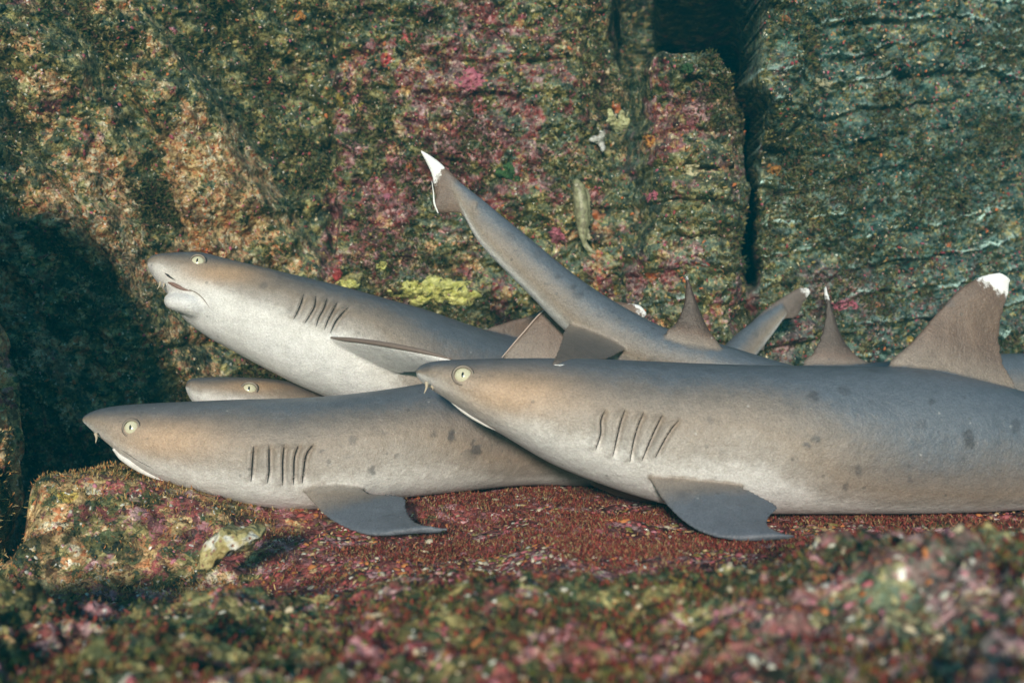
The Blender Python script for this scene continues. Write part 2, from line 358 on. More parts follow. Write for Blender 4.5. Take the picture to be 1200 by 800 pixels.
def wall_zones(X, Y, Z):
    P = 600 + X/Y*F; Q = 400 - (Z-CAMZ)/Y*F
    pk = 0.36 + 0.25*fbm2(X*5, Z*5, 3, 81); falloff = np.full(X.shape, 0.4); cr = 0.20 + 0.22*fbm2(X*6+3, Z*6, 3, 82)
    leftw = sm(400, 350, P)
    cr = cr + leftw*0.16*sm(0, 250, Q); pk = pk - leftw*0.10
    cr = cr + 0.28*blob(P, Q, 200, 240, 120, 90)+0.1*blob(P, Q, 300, 200, 90, 90)
    pk = pk + 0.30*blob(P, Q, 470, 150, 130, 110) + 0.35*blob(P, Q, 430, 280, 60, 60) + 0.35*blob(P, Q, 90, 140, 50, 60)*0.5
    pk = pk + 0.35*blob(P, Q, 790, 350, 90, 60) + 0.4*blob(P, Q, 790, 130, 45, 60) + 0.25*blob(P, Q, 1040, 330, 90, 50)
    pk = pk + 0.15*blob(P, Q, 560, 120, 140, 120); pk = pk - 0.2*blob(P, Q, 400, 90, 110, 110)
    cr = cr - 0.25*sm(860, 900, P); pk = pk - 0.10 - 0.22*sm(860, 950, P)*sm(340, 260, Q)  # right face pigment darkened in place of weaker light there
    wx = X + 0.03*fbm2(X*3, Z*3, 3, 5); wz = Z + 0.03*fbm2(X*3+9, Z*3, 3, 6)
    n = wx*0.86 + wz*0.5; d = wx*0.5 - wz*0.86
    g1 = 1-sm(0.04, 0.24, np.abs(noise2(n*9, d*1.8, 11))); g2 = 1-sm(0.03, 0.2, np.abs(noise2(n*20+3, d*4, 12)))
    dk = leftw*np.clip(g1+0.6*g2, 0, 1)*sm(330, 200, Q+0*P)  # dark algae in the rib grooves, also painted in for rib shadows
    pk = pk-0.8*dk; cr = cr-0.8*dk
    s4 = wz*17 - 2.2*np.sin(np.clip((wx-0.42)*1.5, 0, 1.6)) + 0.5*fbm2(X*2.5, Z*2.5, 2, 41); f4 = s4-np.floor(s4)
    st = wz*15 + 0.8*fbm2(X*2, Z*2, 2, 21) + 0.25*X; f5 = st-np.floor(st)
    on4 = sm(865, 895, P); ff = f4*on4+f5*(1-on4); patch = np.clip(fbm2(X*9, Z*9, 4, 83)*2+0.5, 0, 1)
    line = sm(0.03, 0.08, ff)*sm(0.30, 0.14, ff)*np.clip(noise2(X*5, np.floor(s4)*3.1+np.floor(st), 84)*1.3+0.7, 0, 1)
    silt = 0.10 + (0.05+2.2*line*patch)*sm(690, 900, P)*(0.45+0.55*on4) + 0.1*patch*sm(380, 500, P)
    falloff = 0.95*sm(820, 1080, P + 0.25*(400-Q)) + 0.5*sm(690, 730, P)*sm(760, 740, P)*sm(320, 200, Q) + 0.10  # painted light falloff toward the right, plus the dark green recess
    z = np.stack([pk, falloff, cr], 1)
    return z, silt
def spaced(a, b, c, d, fine, coarse):
    return np.unique(np.concatenate([np.arange(a, b, coarse), np.arange(b, c, fine), np.arange(c, d+coarse, coarse)]).round(5))
xs = spaced(-2.2, -0.92, 1.34, 2.6, 0.0024, 0.02); zs = spaced(-0.4, -0.02, 1.0, 1.7, 0.0023, 0.02)
cuts = [-99, XC(379), XC(725), XC(872), 99]
wall_pts = []
for k in range(4):
    xk = xs[(xs >= cuts[k]) & (xs <= cuts[k+1])]
    if k < 3: xk = np.append(xk, xs[xs > cuts[k+1]][0])
    XX, ZZ = np.meshgrid(xk, zs); X = XX.ravel(); Z = ZZ.ravel()
    Y = wall_depth(X, Z)
    # small sideways shove so faces are not a pure height field
    lean_ = sm(XC(750), XC(765), X)*sm(XC(915), XC(895), X)       # the crack and the hollow run back obliquely
    X2 = X + lean_*np.clip(Y-2.16, 0, 1)*X/2.05 + 0.006*noise2(X*40, Z*40, 91)*(1-0.7*(Y > 2.2)*lean_); Z2 = Z + 0.006*noise2(X*40+7, Z*40, 92)
    V = np.stack([X2, Y, Z2], 1)
    me = mesh_np('rock_wall', V, gridfaces(len(zs), len(xk)))
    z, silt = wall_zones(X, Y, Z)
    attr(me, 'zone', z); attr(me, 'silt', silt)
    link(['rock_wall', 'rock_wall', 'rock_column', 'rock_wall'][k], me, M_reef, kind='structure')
    nrm = np.zeros(len(V)*3, np.float32); me.vertices.foreach_get('normal', nrm); nrm = nrm.reshape(-1, 3)
    if nrm[:, 1].mean() > 0: me.flip_normals(); nrm = -nrm
    m = (X > -0.95) & (X < 1.36) & (Z > -0.03) & (Z < 1.02)
    wall_pts.append(np.concatenate([V[m], nrm[m]], 1))
wall_pts = np.concatenate(wall_pts)
print('wall', time.time()-T0)

# ------------------------------------------------------------------ rock floor
def floor_h(x, y):
    wx = x + 0.02*fbm2(x*6, y*6, 2, 101)
    # ledge the sharks lie on, higher and broken off at its left end
    edge = 1.30 - 0.30*sm(-0.34, 0.1, wx) + 0.03*noise2(x*9, y*0, 102)
    ledge = sm(edge-0.11, edge+0.03, y)
    top = -0.010 + 0.046*sm(-0.30, -0.50, x)*sm(1.62, 1.45, y) + 0.004*fbm2(x*5, y*5, 3, 103) - 0.022*sm(1.40, 1.32, y)*sm(0.05, -0.05, x)*sm(-.36, -.28, x)
    low = -0.075
    low = low + (0.055)*sm(-0.35, -0.02, wx)
    h = low*(1-ledge) + top*ledge
    pit = sm(-0.555, -0.62, wx+0.06*fbm2(x*9, y*9, 4, 104))*sm(1.20, 1.32, y)
    h = h - 0.35*pit
    # near hummock
    P = 600 + x/0.75*F
    crest = 0.008 + 0.022*sm(300, 650, P) + 0.055*sm(650, 1250, P) + 0.010*fbm2(x*9, y*0, 3, 105)
    cy = 0.78 - 0.05*sm(700, 1200, P)
    hum = crest*np.exp(-((y-cy)/np.where(y > cy, 0.15, 0.5))**2)
    hum2 = 0.02*np.exp(-((y-0.55)/0.1)**2)*noise2(x*7, y*7, 107)
    blend = sm(1.08, 0.85, y)
    nearb = -0.02 + hum + hum2
    h = h*(1-blend) + np.maximum(nearb, -0.02)*blend
    rough = 0.55 + 0.9*sm(1.15, 0.85, y) + 0.7*sm(-0.25, -0.4, x)*sm(1.36, 1.28, y)
    d1, _, _ = cells2(x*26, y*26, 111); e1, _, _ = cells2(x*70, y*70, 112)
    h = h + 0.016*sm(1.0, .85, y)*fbm2(x*12, y*12, 3, 117)
    h = h + rough*(0.014*(1-d1)*np.clip(fbm2(x*8, y*8, 3, 114)+.4, 0, 1) + 0.004*(1-e1) + 0.012*fbm2(x*22, y*22, 4, 113, 0.6)) + 0.0015*noise2(x*160, y*160, 115)
    h = h - 0.02*sm(1.6, 2.3, y)
    return h
ys = [0.28]
while ys[-1] < 1.75: ys.append(ys[-1] + max(0.0016, 0.0028*ys[-1]**1.3))
ys = np.array(ys + list(np.arange(ys[-1]+0.01, 2.9, 0.02)))
ys = np.concatenate([[-3, -1.5, -0.6, -0.2, 0.0, 0.1, 0.2], ys])
us = np.concatenate([np.linspace(-3.5, -0.62, 60, endpoint=False), np.linspace(-0.62, 0.62, 620), np.linspace(0.62, 3.5, 60)[1:]])
YY = np.repeat(ys[:, None], len(us), 1); XX = us[None, :]*np.maximum(YY, 0.5)
fx = XX.ravel(); fy = YY.ravel(); fz = floor_h(fx, fy)
fx2 = fx + 0.004*noise2(fx*60, fy*60, 121); fy2 = fy + 0.004*noise2(fx*60, fy*60+5, 122)
FV = np.stack([fx2, fy2, fz], 1)
fme = mesh_np('reef_floor', FV, gridfaces(len(ys), len(us)))
P = 600 + fx/np.maximum(fy, .3)*F; Q = 400-(fz-CAMZ)/np.maximum(fy, .3)*F
mid_ = sm(1.0, 1.1, fy)*sm(-0.34, -0.2, fx)
pk = 0.56 + 0.45*fbm2(fx*9, fy*9, 3, 131) + 0.35*mid_ + 0.15*blob(P, Q, 620, 580, 130, 20)
cr = 0.26 + 0.35*fbm2(fx*9, fy*9+4, 3, 132) - 0.25*mid_ - 0.16*sm(1.0, .9, fy) + 0.16*sm(-0.2, -0.4, fx)*sm(1.0, 1.2, fy)
pk = pk - 0.12*sm(650, 1000, P)*sm(0.9, 0.7, fy) - 0.20*sm(1.0, 0.85, fy)
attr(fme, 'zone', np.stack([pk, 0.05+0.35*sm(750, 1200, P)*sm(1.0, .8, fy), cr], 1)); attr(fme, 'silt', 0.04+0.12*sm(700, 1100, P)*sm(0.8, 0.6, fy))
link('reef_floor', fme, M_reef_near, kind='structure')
nrm = np.zeros(len(FV)*3, np.float32); fme.vertices.foreach_get('normal', nrm); nrm = nrm.reshape(-1, 3)
if nrm[:, 2].mean() < 0: fme.flip_normals(); nrm = -nrm
m = (np.abs(P-600) < 680) & (fy > 0.42) & (fy < 1.9)
floor_pts = np.concatenate([FV[m], nrm[m]], 1); floor_tag = np.stack([fx[m], fy[m], mid_[m]], 1)
print('floor', time.time()-T0)

# ------------------------------------------------------------------ loose growth (nobody could count it)
def blades(name, base, nr, n, length, width, tints, up=0.5, lean=0.6, weight=None, label=None, cat=None, seed=0):
    g = np.random.default_rng(seed)
    p = weight/weight.sum() if weight is not None else None
    idx = g.choice(len(base), n, p=p)
    B = base[idx] + g.normal(0, 0.0015, (n, 3)); Nn = nr[idx]
    D = Nn + g.normal(0, lean, (n, 3)); D[:, 2] += up; D /= np.linalg.norm(D, axis=1, keepdims=True)
    S = np.cross(D, g.normal(0, 1, (n, 3))); S /= np.linalg.norm(S, axis=1, keepdims=True)
    C = np.cross(D, S)
    L = length*g.uniform(0.5, 1.4, (n, 1)); W = width*g.uniform(0.6, 1.3, (n, 1))
    p0 = B - D*L*0.1; p1 = B + D*L*0.55 + C*L*g.normal(0, 0.12, (n, 1)); p2 = B + D*L + C*L*g.normal(0, 0.35, (n, 1))
    V = np.stack([p0-S*W*.6, p0+S*W*.6, p1+S*W, p1-S*W, p2], 1).reshape(-1, 3)
    k = np.arange(n)[:, None]*5
    quads = k+np.array([[0, 1, 2, 3]]); tris = k+np.array([[3, 2, 4]])
    me = mesh_np(name, V, [quads, tris])
    tt = np.array(tints); ci = g.integers(0, len(tt), n)
    c = tt[ci]*g.uniform(0.6, 1.35, (n, 1)); attr(me, 'tint', np.repeat(c, 5, 0))
    return link(name, me, M_tuft, None, label, cat, None, 'stuff')
_ico = None
def nodules(name, base, nr, n, rad, tints, weight=None, label=None, cat=None, seed=0):
    g = np.random.default_rng(seed); p = weight/weight.sum() if weight is not None else None
    idx = g.choice(len(base), n, p=p)
    # 3-ring dome, 6 around
    ang = np.arange(6)/6*2*np.pi
    ring = [np.stack([np.cos(ang), np.sin(ang), 0*ang-0.3], 1), np.stack([.9*np.cos(ang+.5), .9*np.sin(ang+.5), 0*ang+.45], 1)]
    T = np.concatenate(ring + [np.array([[0, 0, 0.95]])])
    Fq = np.array([[i, (i+1) % 6, 6+(i+1) % 6, 6+i] for i in range(6)]); Ft = np.array([[6+i, 6+(i+1) % 6, 12] for i in range(6)])
    R = rad*np.exp(np.clip(g.normal(0, 0.4, (n, 1, 1)), -1, 0.75))
    Nn = nr[idx]; A = np.cross(Nn, g.normal(0, 1, (n, 3))); A /= np.linalg.norm(A, axis=1, keepdims=True); Bv = np.cross(Nn, A)
    Tj = T[None]*(1+g.normal(0, 0.22, (n, 13, 1)))
    st = g.uniform(0.6, 1.5, (n, 1, 1))
    V = base[idx][:, None] + R*(Tj[..., :1]*A[:, None]*st + Tj[..., 1:2]*Bv[:, None]/st + Tj[..., 2:]*Nn[:, None]*0.6)
    k = np.arange(n)[:, None, None]*13
    me = mesh_np(name, V.reshape(-1, 3), [(k+Fq[None]).reshape(-1, 4), (k+Ft[None]).reshape(-1, 3)])
    tt = np.array(tints); c = tt[g.integers(0, len(tt), n)]*g.uniform(0.7, 1.3, (n, 1)); attr(me, 'tint', np.repeat(c, 13, 0))
    return link(name, me, M_tuft, None, label, cat, None, 'stuff')
wall_pts = wall_pts[wall_pts[:, 4] < -0.35]
wb, wn = wall_pts[:, :3], wall_pts[:, 3:]
den = np.clip(fbm2(wb[:, 0]*11, wb[:, 2]*11, 4, 141)*1.6+0.35, 0.01, 1)
_wx = wb[:, 0] + 0.03*fbm2(wb[:, 0]*3, wb[:, 2]*3, 3, 5); _wz = wb[:, 2] + 0.03*fbm2(wb[:, 0]*3+9, wb[:, 2]*3, 3, 6)
_n = _wx*0.86+_wz*0.5; _d = _wx*0.5-_wz*0.86
_g = np.clip(1-sm(0.04, 0.24, np.abs(noise2(_n*9, _d*1.8, 11))) + 0.6*(1-sm(0.03, 0.2, np.abs(noise2(_n*20+3, _d*4, 12)))), 0, 1)
leftden = np.where(wb[:, 0] < XC(380), 0.5+5*_g, 0.8)
blades('wall_algae', wb, wn, 70000, 0.008, 0.0013, [(0.05, 0.06, 0.015), (0.09, 0.08, 0.025), (0.03, 0.05, 0.015), (0.13, 0.11, 0.045), (0.10, 0.05, 0.03)], 0.1, 0.5, den**2*leftden,
       'dark olive algae fuzz growing over the rock wall', 'algae', 3)
nodules('wall_crusts', wb, wn, 11000, 0.0017, [(0.36, 0.09, 0.13), (0.22, 0.04, 0.05), (0.42, 0.30, 0.13), (0.13, 0.11, 0.03), (0.3, 0.24, 0.08), (0.46, 0.15, 0.05), (0.25, 0.05, 0.04), (0.52, 0.45, 0.3)],
        np.clip(0.9-den, 0.05, 1), 'small pink cream and brown crusts dotted over the rock wall', 'encrusting growth', 4)
nodules('wall_specks', wb, wn, 5000, 0.0011, [(0.6, 0.58, 0.5), (0.55, 0.5, 0.3), (0.6, 0.35, 0.35)], None, 'tiny pale shell specks on the rock wall', 'encrusting growth', 5)
fb, fn = floor_pts[:, :3], floor_pts[:, 3:]; ft = floor_tag
wmid = ft[:, 2]*np.clip(fbm2(fb[:, 0]*14, fb[:, 1]*14, 4, 151)*3.2+0.45, 0.01, 1)+0.04*sm(1.1, 1.0, ft[:, 1])+1e-4
blades('red_algae_turf', fb, fn, 90000, 0.0042, 0.0006, [(0.17, 0.028, 0.022), (0.24, 0.05, 0.035), (0.10, 0.02, 0.015), (0.24, 0.10, 0.05), (0.24, 0.18, 0.08)], 0.4, 0.9, wmid,
       'low dark red algae turf under and around the resting sharks', 'algae', 6)
wl = sm(-0.2, -0.36, ft[:, 0])*sm(1.1, 1.2, ft[:, 1])+1e-5
blades('ledge_hydroid_fuzz', fb, fn, 14000, 0.005, 0.0006, [(0.28, 0.20, 0.07), (0.38, 0.28, 0.12), (0.16, 0.12, 0.04), (0.35, 0.15, 0.05)], 0.3, 0.6, wl,
       'golden brown fuzz on the broken ledge under the lowest snout', 'algae', 7)
wn_ = sm(1.0, 0.85, ft[:, 1])*np.clip(fbm2(fb[:, 0]*16, fb[:, 1]*16, 3, 152)*1.5+0.4, 0.01, 1)*ft[:, 1]**-1.0
blades('near_algae', fb, fn, 14000, 0.0045, 0.0008, [(0.09, 0.10, 0.02), (0.15, 0.11, 0.03), (0.04, 0.06, 0.02), (0.20, 0.035, 0.025), (0.14, 0.03, 0.02)], 0.5, 0.6, wn_,
       'blurred green and brown algae on the nearest hummock', 'algae', 8)
nodules('near_crusts', fb, fn, 6000, 0.0017, [(0.42, 0.17, 0.2), (0.30, 0.09, 0.1), (0.42, 0.36, 0.24), (0.4, 0.4, 0.33), (0.36, 0.14, 0.05), (0.16, 0.14, 0.05)],
        1.2-np.clip(wn_/wn_.max()*4, 0, 1)+0.02, 'pink and cream crusts scattered on the rocky floor', 'encrusting growth', 9)
nodules('turf_crusts', fb, fn, 3500, 0.0022, [(0.30, 0.09, 0.10), (0.26, 0.06, 0.05), (0.38, 0.28, 0.14), (0.14, 0.12, 0.03), (0.40, 0.16, 0.05), (0.42, 0.38, 0.28)],
        ft[:, 2]*np.clip(-fbm2(fb[:, 0]*14, fb[:, 1]*14, 4, 151)*2+0.3, 0.03, 1)+1e-5, 'small crusts and shell bits among the dark red turf by the sharks', 'encrusting growth', 19)
print('growth', time.time()-T0)

# ------------------------------------------------------------------ sharks
def loft(st, n=360, K=88, roll=0.0, belly_n=2.3, roll1=None):
    """st rows: top x,y ; bottom x,y ; depth ; half width"""
    R = curve(st, n, 4); 
    for _ in range(int(260*(n/360)**2)): R[1:-1, 4:] = (R[:-2, 4:]+2*R[1:-1, 4:]+R[2:, 4:])/4
    for _ in range(int(30*(n/360)**2)): R[1:-1, :4] = (R[:-2, :4]+2*R[1:-1, :4]+R[2:, :4])/4
    R[:, 5] = np.maximum(R[:, 5], 0.001)
    Tp = np.stack([at(r[0], r[1], r[4]) for r in R]); Bp = np.stack([at(r[2], r[3], r[4]) for r in R])
    c = (Tp+Bp)/2; up = (Tp-Bp)/2
    tg = np.gradient(c, axis=0); tg /= np.linalg.norm(tg, axis=1, keepdims=True)+1e-9
    sd = np.cross(tg, up); sd /= np.linalg.norm(sd, axis=1, keepdims=True)+1e-9
    sd = np.where(sd[:, 1:2] > 0, -sd, sd)              # near side
    # ease the sideways vector so caps stay tidy
    for _ in range(6): sd[1:-1] = (sd[:-2]+2*sd[1:-1]+sd[2:])/4
    th = np.linspace(0, 2*np.pi, K, endpoint=False)
    s, co = np.sin(th), np.cos(th)
    e = np.where(s < 0, 2/belly_n, 2/2.15)
    sy = np.sign(s)*np.abs(s)**e; cx = np.sign(co)*np.abs(co)**(e)
    V = c[:, None] + up[:, None]*sy[None, :, None] + sd[:, None]*(R[:, 5][:, None]*cx[None])[..., None]
    rl = (roll + ((roll if roll1 is None else roll1)-roll)*sm(0.36, 0.50, np.linspace(0, 1, n)))[:, None]
    dors = np.sin(th[None] - rl*np.cos(th)[None])
    ax = np.concatenate([[0], np.cumsum(np.linalg.norm(np.diff(c, axis=0), axis=1))])
    V = V.reshape(-1, 3); nV = len(V)
    V = np.concatenate([V, c[:1], c[-1:]]); 
    Fq = gridfaces(n, K, True); j = np.arange(K)
    t1 = np.stack([np.full(K, nV), (j+1) % K, j], 1); t2 = np.stack([np.full(K, nV+1), (n-1)*K+j, (n-1)*K+(j+1) % K], 1)
    A = np.zeros((len(V), 4)); A[:nV, 0] = dors.ravel(); A[:, 1] = 0
    return V, [Fq, np.concatenate([t1, t2])], A
def fin(L, Tr, thick=0.06, white0=2.0, n=60, m=30, tmin=0.0046, tmax=0.012, dors=0.5, edge=0.0, wslope=1.0, finc=1.0, dors0=0.1, fil=2.2):
    """L, Tr: leading and trailing control points root->tip as (px, py, Y)"""
    a = curve([at(*p) for p in L], n); b = curve([at(*p) for p in Tr], n)
    ch = np.linalg.norm(b-a, axis=1)
    span = np.gradient((a+b)/2, axis=0); nr = np.cross(b-a, span)
    nr /= np.linalg.norm(nr, axis=1, keepdims=True)+1e-12
    for i in range(1, n):
        if np.dot(nr[i], nr[i-1]) < 0: nr[i] = -nr[i]
    for _ in range(10): nr[1:-1] = (nr[:-2]+nr[1:-1]+nr[2:])/3
    nr[-4:] = nr[-5]
    u = (1-np.cos(np.linspace(0, np.pi, m)))/2
    prof = 1.6*np.sqrt(u)*(1-u)**0.8 + 0.02
    prof = prof/prof.max()
    th = (np.clip(ch*thick, tmin, tmax)*(1+fil*np.clip(1-np.linspace(0, 1, n)/0.28, 0, 1)**2))[:, None]
    half = np.maximum(th*prof[None], tmin*0.5*np.sqrt(np.clip(np.sin(np.pi*np.clip(u, 0.001, .999)), 0, 1))[None]**0.5)
    capf = np.ones(n); capf[-1] = 0.2; capf[-2] = 0.7; half = half*capf[:, None]
    C = a[:, None]*(1-u)[None, :, None]+b[:, None]*u[None, :, None]
    up_ = C+nr[:, None]*half[..., None]; dn = C-nr[:, None]*half[..., None]
    ring = np.concatenate([up_, dn[:, ::-1]], 1); K = 2*m
    V = ring.reshape(-1, 3); nV = len(V)
    V = np.concatenate([V, ring[0].mean(0)[None], ring[-1].mean(0)[None]])
    j = np.arange(K)
    F_ = [gridfaces(n, K, True), np.concatenate([np.stack([np.full(K, nV), (j+1) % K, j], 1), np.stack([np.full(K, nV+1), (n-1)*K+j, (n-1)*K+(j+1) % K], 1)])]
    t = np.linspace(0, 1, n)
    uu = np.concatenate([u, u[::-1]])
    W = 0.5 + (t[:, None]*wslope - white0 + 0*uu[None])*2.2
    if edge: W = np.maximum(W, 0.5 + (edge-uu[None])*8*sm(0.25, 0.5, t)[:, None])
    A = np.zeros((len(V), 4)); A[:nV, 0] = np.repeat(dors0+(dors-dors0)*sm(0.12, 0.5, t), K); A[:nV, 1] = np.clip(W, 0, 1).ravel(); A[:nV, 3] = np.repeat(sm(0.08, 0.45, t), K)*finc
    A[nV:, 0] = dors; A[-1, 1:4] = A[nV-1, 1:4]
    return V, F_, A
def fuse(name, shells, voxel, smooth=4):
    Vs = []; Fs4 = []; Fs3 = []; As = []; o = 0
    for V, F_, A in shells:
        Vs.append(V); As.append(A)
        for f in F_: (Fs4 if f.shape[1] == 4 else Fs3).append(f+o)
        o += len(V)
    V = np.concatenate(Vs); A = np.concatenate(As)
    me = mesh_np(name, V, [np.concatenate(Fs4), np.concatenate(Fs3)])
    import bmesh
    bm = bmesh.new(); bm.from_mesh(me); bmesh.ops.recalc_face_normals(bm, faces=bm.faces); bm.to_mesh(me); bm.free()
    o_ = bpy.data.objects.new(name, me); col.objects.link(o_)
    md = o_.modifiers.new('r', 'REMESH'); md.mode = 'VOXEL'; md.voxel_size = voxel; md.use_smooth_shade = True
    dg = bpy.context.evaluated_depsgraph_get(); out = bpy.data.meshes.new_from_object(o_.evaluated_get(dg))
    bpy.data.objects.remove(o_); bpy.data.meshes.remove(me); out.name = name
    n = len(out.vertices); co = np.zeros(n*3, np.float32); out.vertices.foreach_get('co', co); co = co.reshape(-1, 3).astype(float)
    ed = np.zeros(len(out.edges)*2, np.int32); out.edges.foreach_get('vertices', ed); ed = ed.reshape(-1, 2)
    deg = np.bincount(ed.ravel(), minlength=n)[:, None]
    def lap(x): 
        s = np.stack([np.bincount(ed[:, 0], x[ed[:, 1], k], n)+np.bincount(ed[:, 1], x[ed[:, 0], k], n) for k in range(x.shape[1])], 1)
        return s/np.maximum(deg, 1)-x
    kd = kdtree.KDTree(len(V))
    for i, p in enumerate(V): kd.insert(p, i)
    kd.balance()
    idx = np.array([kd.find(p)[1] for p in co]); B = A[idx]
    for _ in range(smooth): co = co+0.55*lap(co); co = co-0.57*lap(co)
    co = co + 0.4*lap(co)
    for _ in range(5): B = B+0.6*lap(B)
    extra = B[:, 3:4].copy()
    out.vertices.foreach_set('co', co.astype(np.float32).ravel()); out.update()
    return out, co, B, lap
def proj(co): return 600+co[:, 0]/co[:, 1]*F, 400-(co[:, 2]-CAMZ)/co[:, 1]*F
def hit(bvh, px, py):
    d = Vector(at(px, py, 1.0)) - Vector((0, 0, CAMZ)); d.normalize()
    r = bvh.ray_cast(Vector((0, 0, CAMZ)), d)
    return (r[0], r[1]) if r[0] else (None, None)
def tube(pts, rad, K=8):
    P_ = np.array(pts, float); n = len(P_); tg = np.gradient(P_, axis=0); tg /= np.linalg.norm(tg, axis=1, keepdims=True)+1e-9
    a = np.cross(tg, [0.3, 0.9, 0.2]); a /= np.linalg.norm(a, axis=1, keepdims=True)+1e-9; b = np.cross(tg, a)
    th = np.arange(K)/K*2*np.pi; r = np.asarray(rad, float)[:, None, None]
    V = P_[:, None]+r*(a[:, None]*np.cos(th)[None, :, None]+b[:, None]*np.sin(th)[None, :, None])
    V = V.reshape(-1, 3); nV = len(V); V = np.concatenate([V, P_[:1], P_[-1:]]); j = np.arange(K)
    return V, [gridfaces(n, K, True), np.concatenate([np.stack([np.full(K, nV), (j+1) % K, j], 1), np.stack([np.full(K, nV+1), (n-1)*K+j, (n-1)*K+(j+1) % K], 1)])]
def strip(bvh, pts, wpx, lift=0.0003, n=24):
    """tapered ribbon with a little body, laid on the skin along picture points"""
    C = curve(pts, n); dx = np.gradient(C, axis=0); dx /= np.linalg.norm(dx, axis=1, keepdims=True)
    nn = np.stack([-dx[:, 1], dx[:, 0]], 1); wd = wpx*np.sin(np.linspace(0.12, np.pi-0.05, n))**0.6
    rows = []
    for i in range(n):
        r = []
        for s_, lf in ((-1, -0.0015), (-0.5, 1), (0.5, 1), (1, -0.0015)):
            q = C[i]+nn[i]*s_*wd[i]*0.5
            h, nr = hit(bvh, q[0], q[1])
            if h is None: h = Vector(at(*q, 1.3)) if not rows else Vector(rows[-1][len(r)]); nr = Vector((0, -1, 0))
            if nr.y > 0: nr = -nr
            r.append(tuple(h + nr*(lift if lf == 1 else -0.001)))
        rows.append(r)
    V = np.array(rows).reshape(-1, 3)
    return mesh_np('gill_slit', V, gridfaces(n, 4))
def make_eye(root, bvh, px, py, rpx, tilt=0.0, squash=0.85):
    h, nr = hit(bvh, px, py)
    if h is None: print('eye miss', px, py); return
    if nr.y > 0: nr = -nr
    nr = (nr*0.45+Vector((0, -1, 0.05))*0.55).normalized(); r = rpx/F*h.y
    up = Vector((math.sin(tilt), 0, math.cos(tilt))); up = (up-nr*up.dot(nr)).normalized(); sx = up.cross(nr)
    c = h - nr*r*0.30
    def sph(rad, flat, nu=28, nv=16, cut=0.62):
        V = []; 
        for i in range(nv+1):
            a = i/nv*math.pi*cut
            for j in range(nu):
                b = j/nu*2*math.pi
                V.append(c + nr*(math.cos(a)*rad*flat) + (sx*math.cos(b) + up*math.sin(b)*squash)*math.sin(a)*rad)
        return np.array(V), gridfaces(nv+1, nu, True)
    V, F_ = sph(r*0.92, 0.62)
    e = child('eye', mesh_np('eye', V, F_), M_eye, root)
    # slit pupil lying on the eyeball
    rows = []
    for i in range(13):
        t = i/12*2-1
        for s_ in (-1, -.4, .4, 1):
            a = s_*0.13*math.sqrt(max(0, 1-t*t))+0.001*s_; b = t*0.36
            z = math.sqrt(max(0, 1-a*a-b*b))
            rows.append(c + (nr*(z*0.62) + sx*a + up*b*squash)*r*0.92 + nr*0.0002)
    p = child('pupil', mesh_np('pupil', np.array(rows), gridfaces(13, 4)), M_pupil, e); p.location = (0, 0, 0)
    ring = []
    for j in range(33):
        b = j/32*2*math.pi
        q = c + (sx*math.cos(b)*1.02 + up*math.sin(b)*squash*1.02)*r + nr*r*0.26
        ring.append(q)
    V, F_ = tube(ring, r*(0.10+0.05*np.cos(np.linspace(0, 2*np.pi, 33)-np.pi/2)), 8); child('eyelid', mesh_np('eyelid', V, F_), M_lid, root)
    V, F_ = tube([q-nr*r*0.02+(q-c-nr*(q-c).dot(nr))*0.14 for q in ring], np.full(33, r*0.035), 6); child('eyelid', mesh_np('eyelid', V, F_), M_dark, root)
def add_lip(root, pts, rads, name='lip', mat=None):
    C = curve([at(*p) for p in pts], 30); r = np.interp(np.linspace(0, 1, 30), np.linspace(0, 1, len(rads)), rads)
    V, F_ = tube(C, r, 12); return child(name, mesh_np(name, V, F_), mat or M_lip, root)

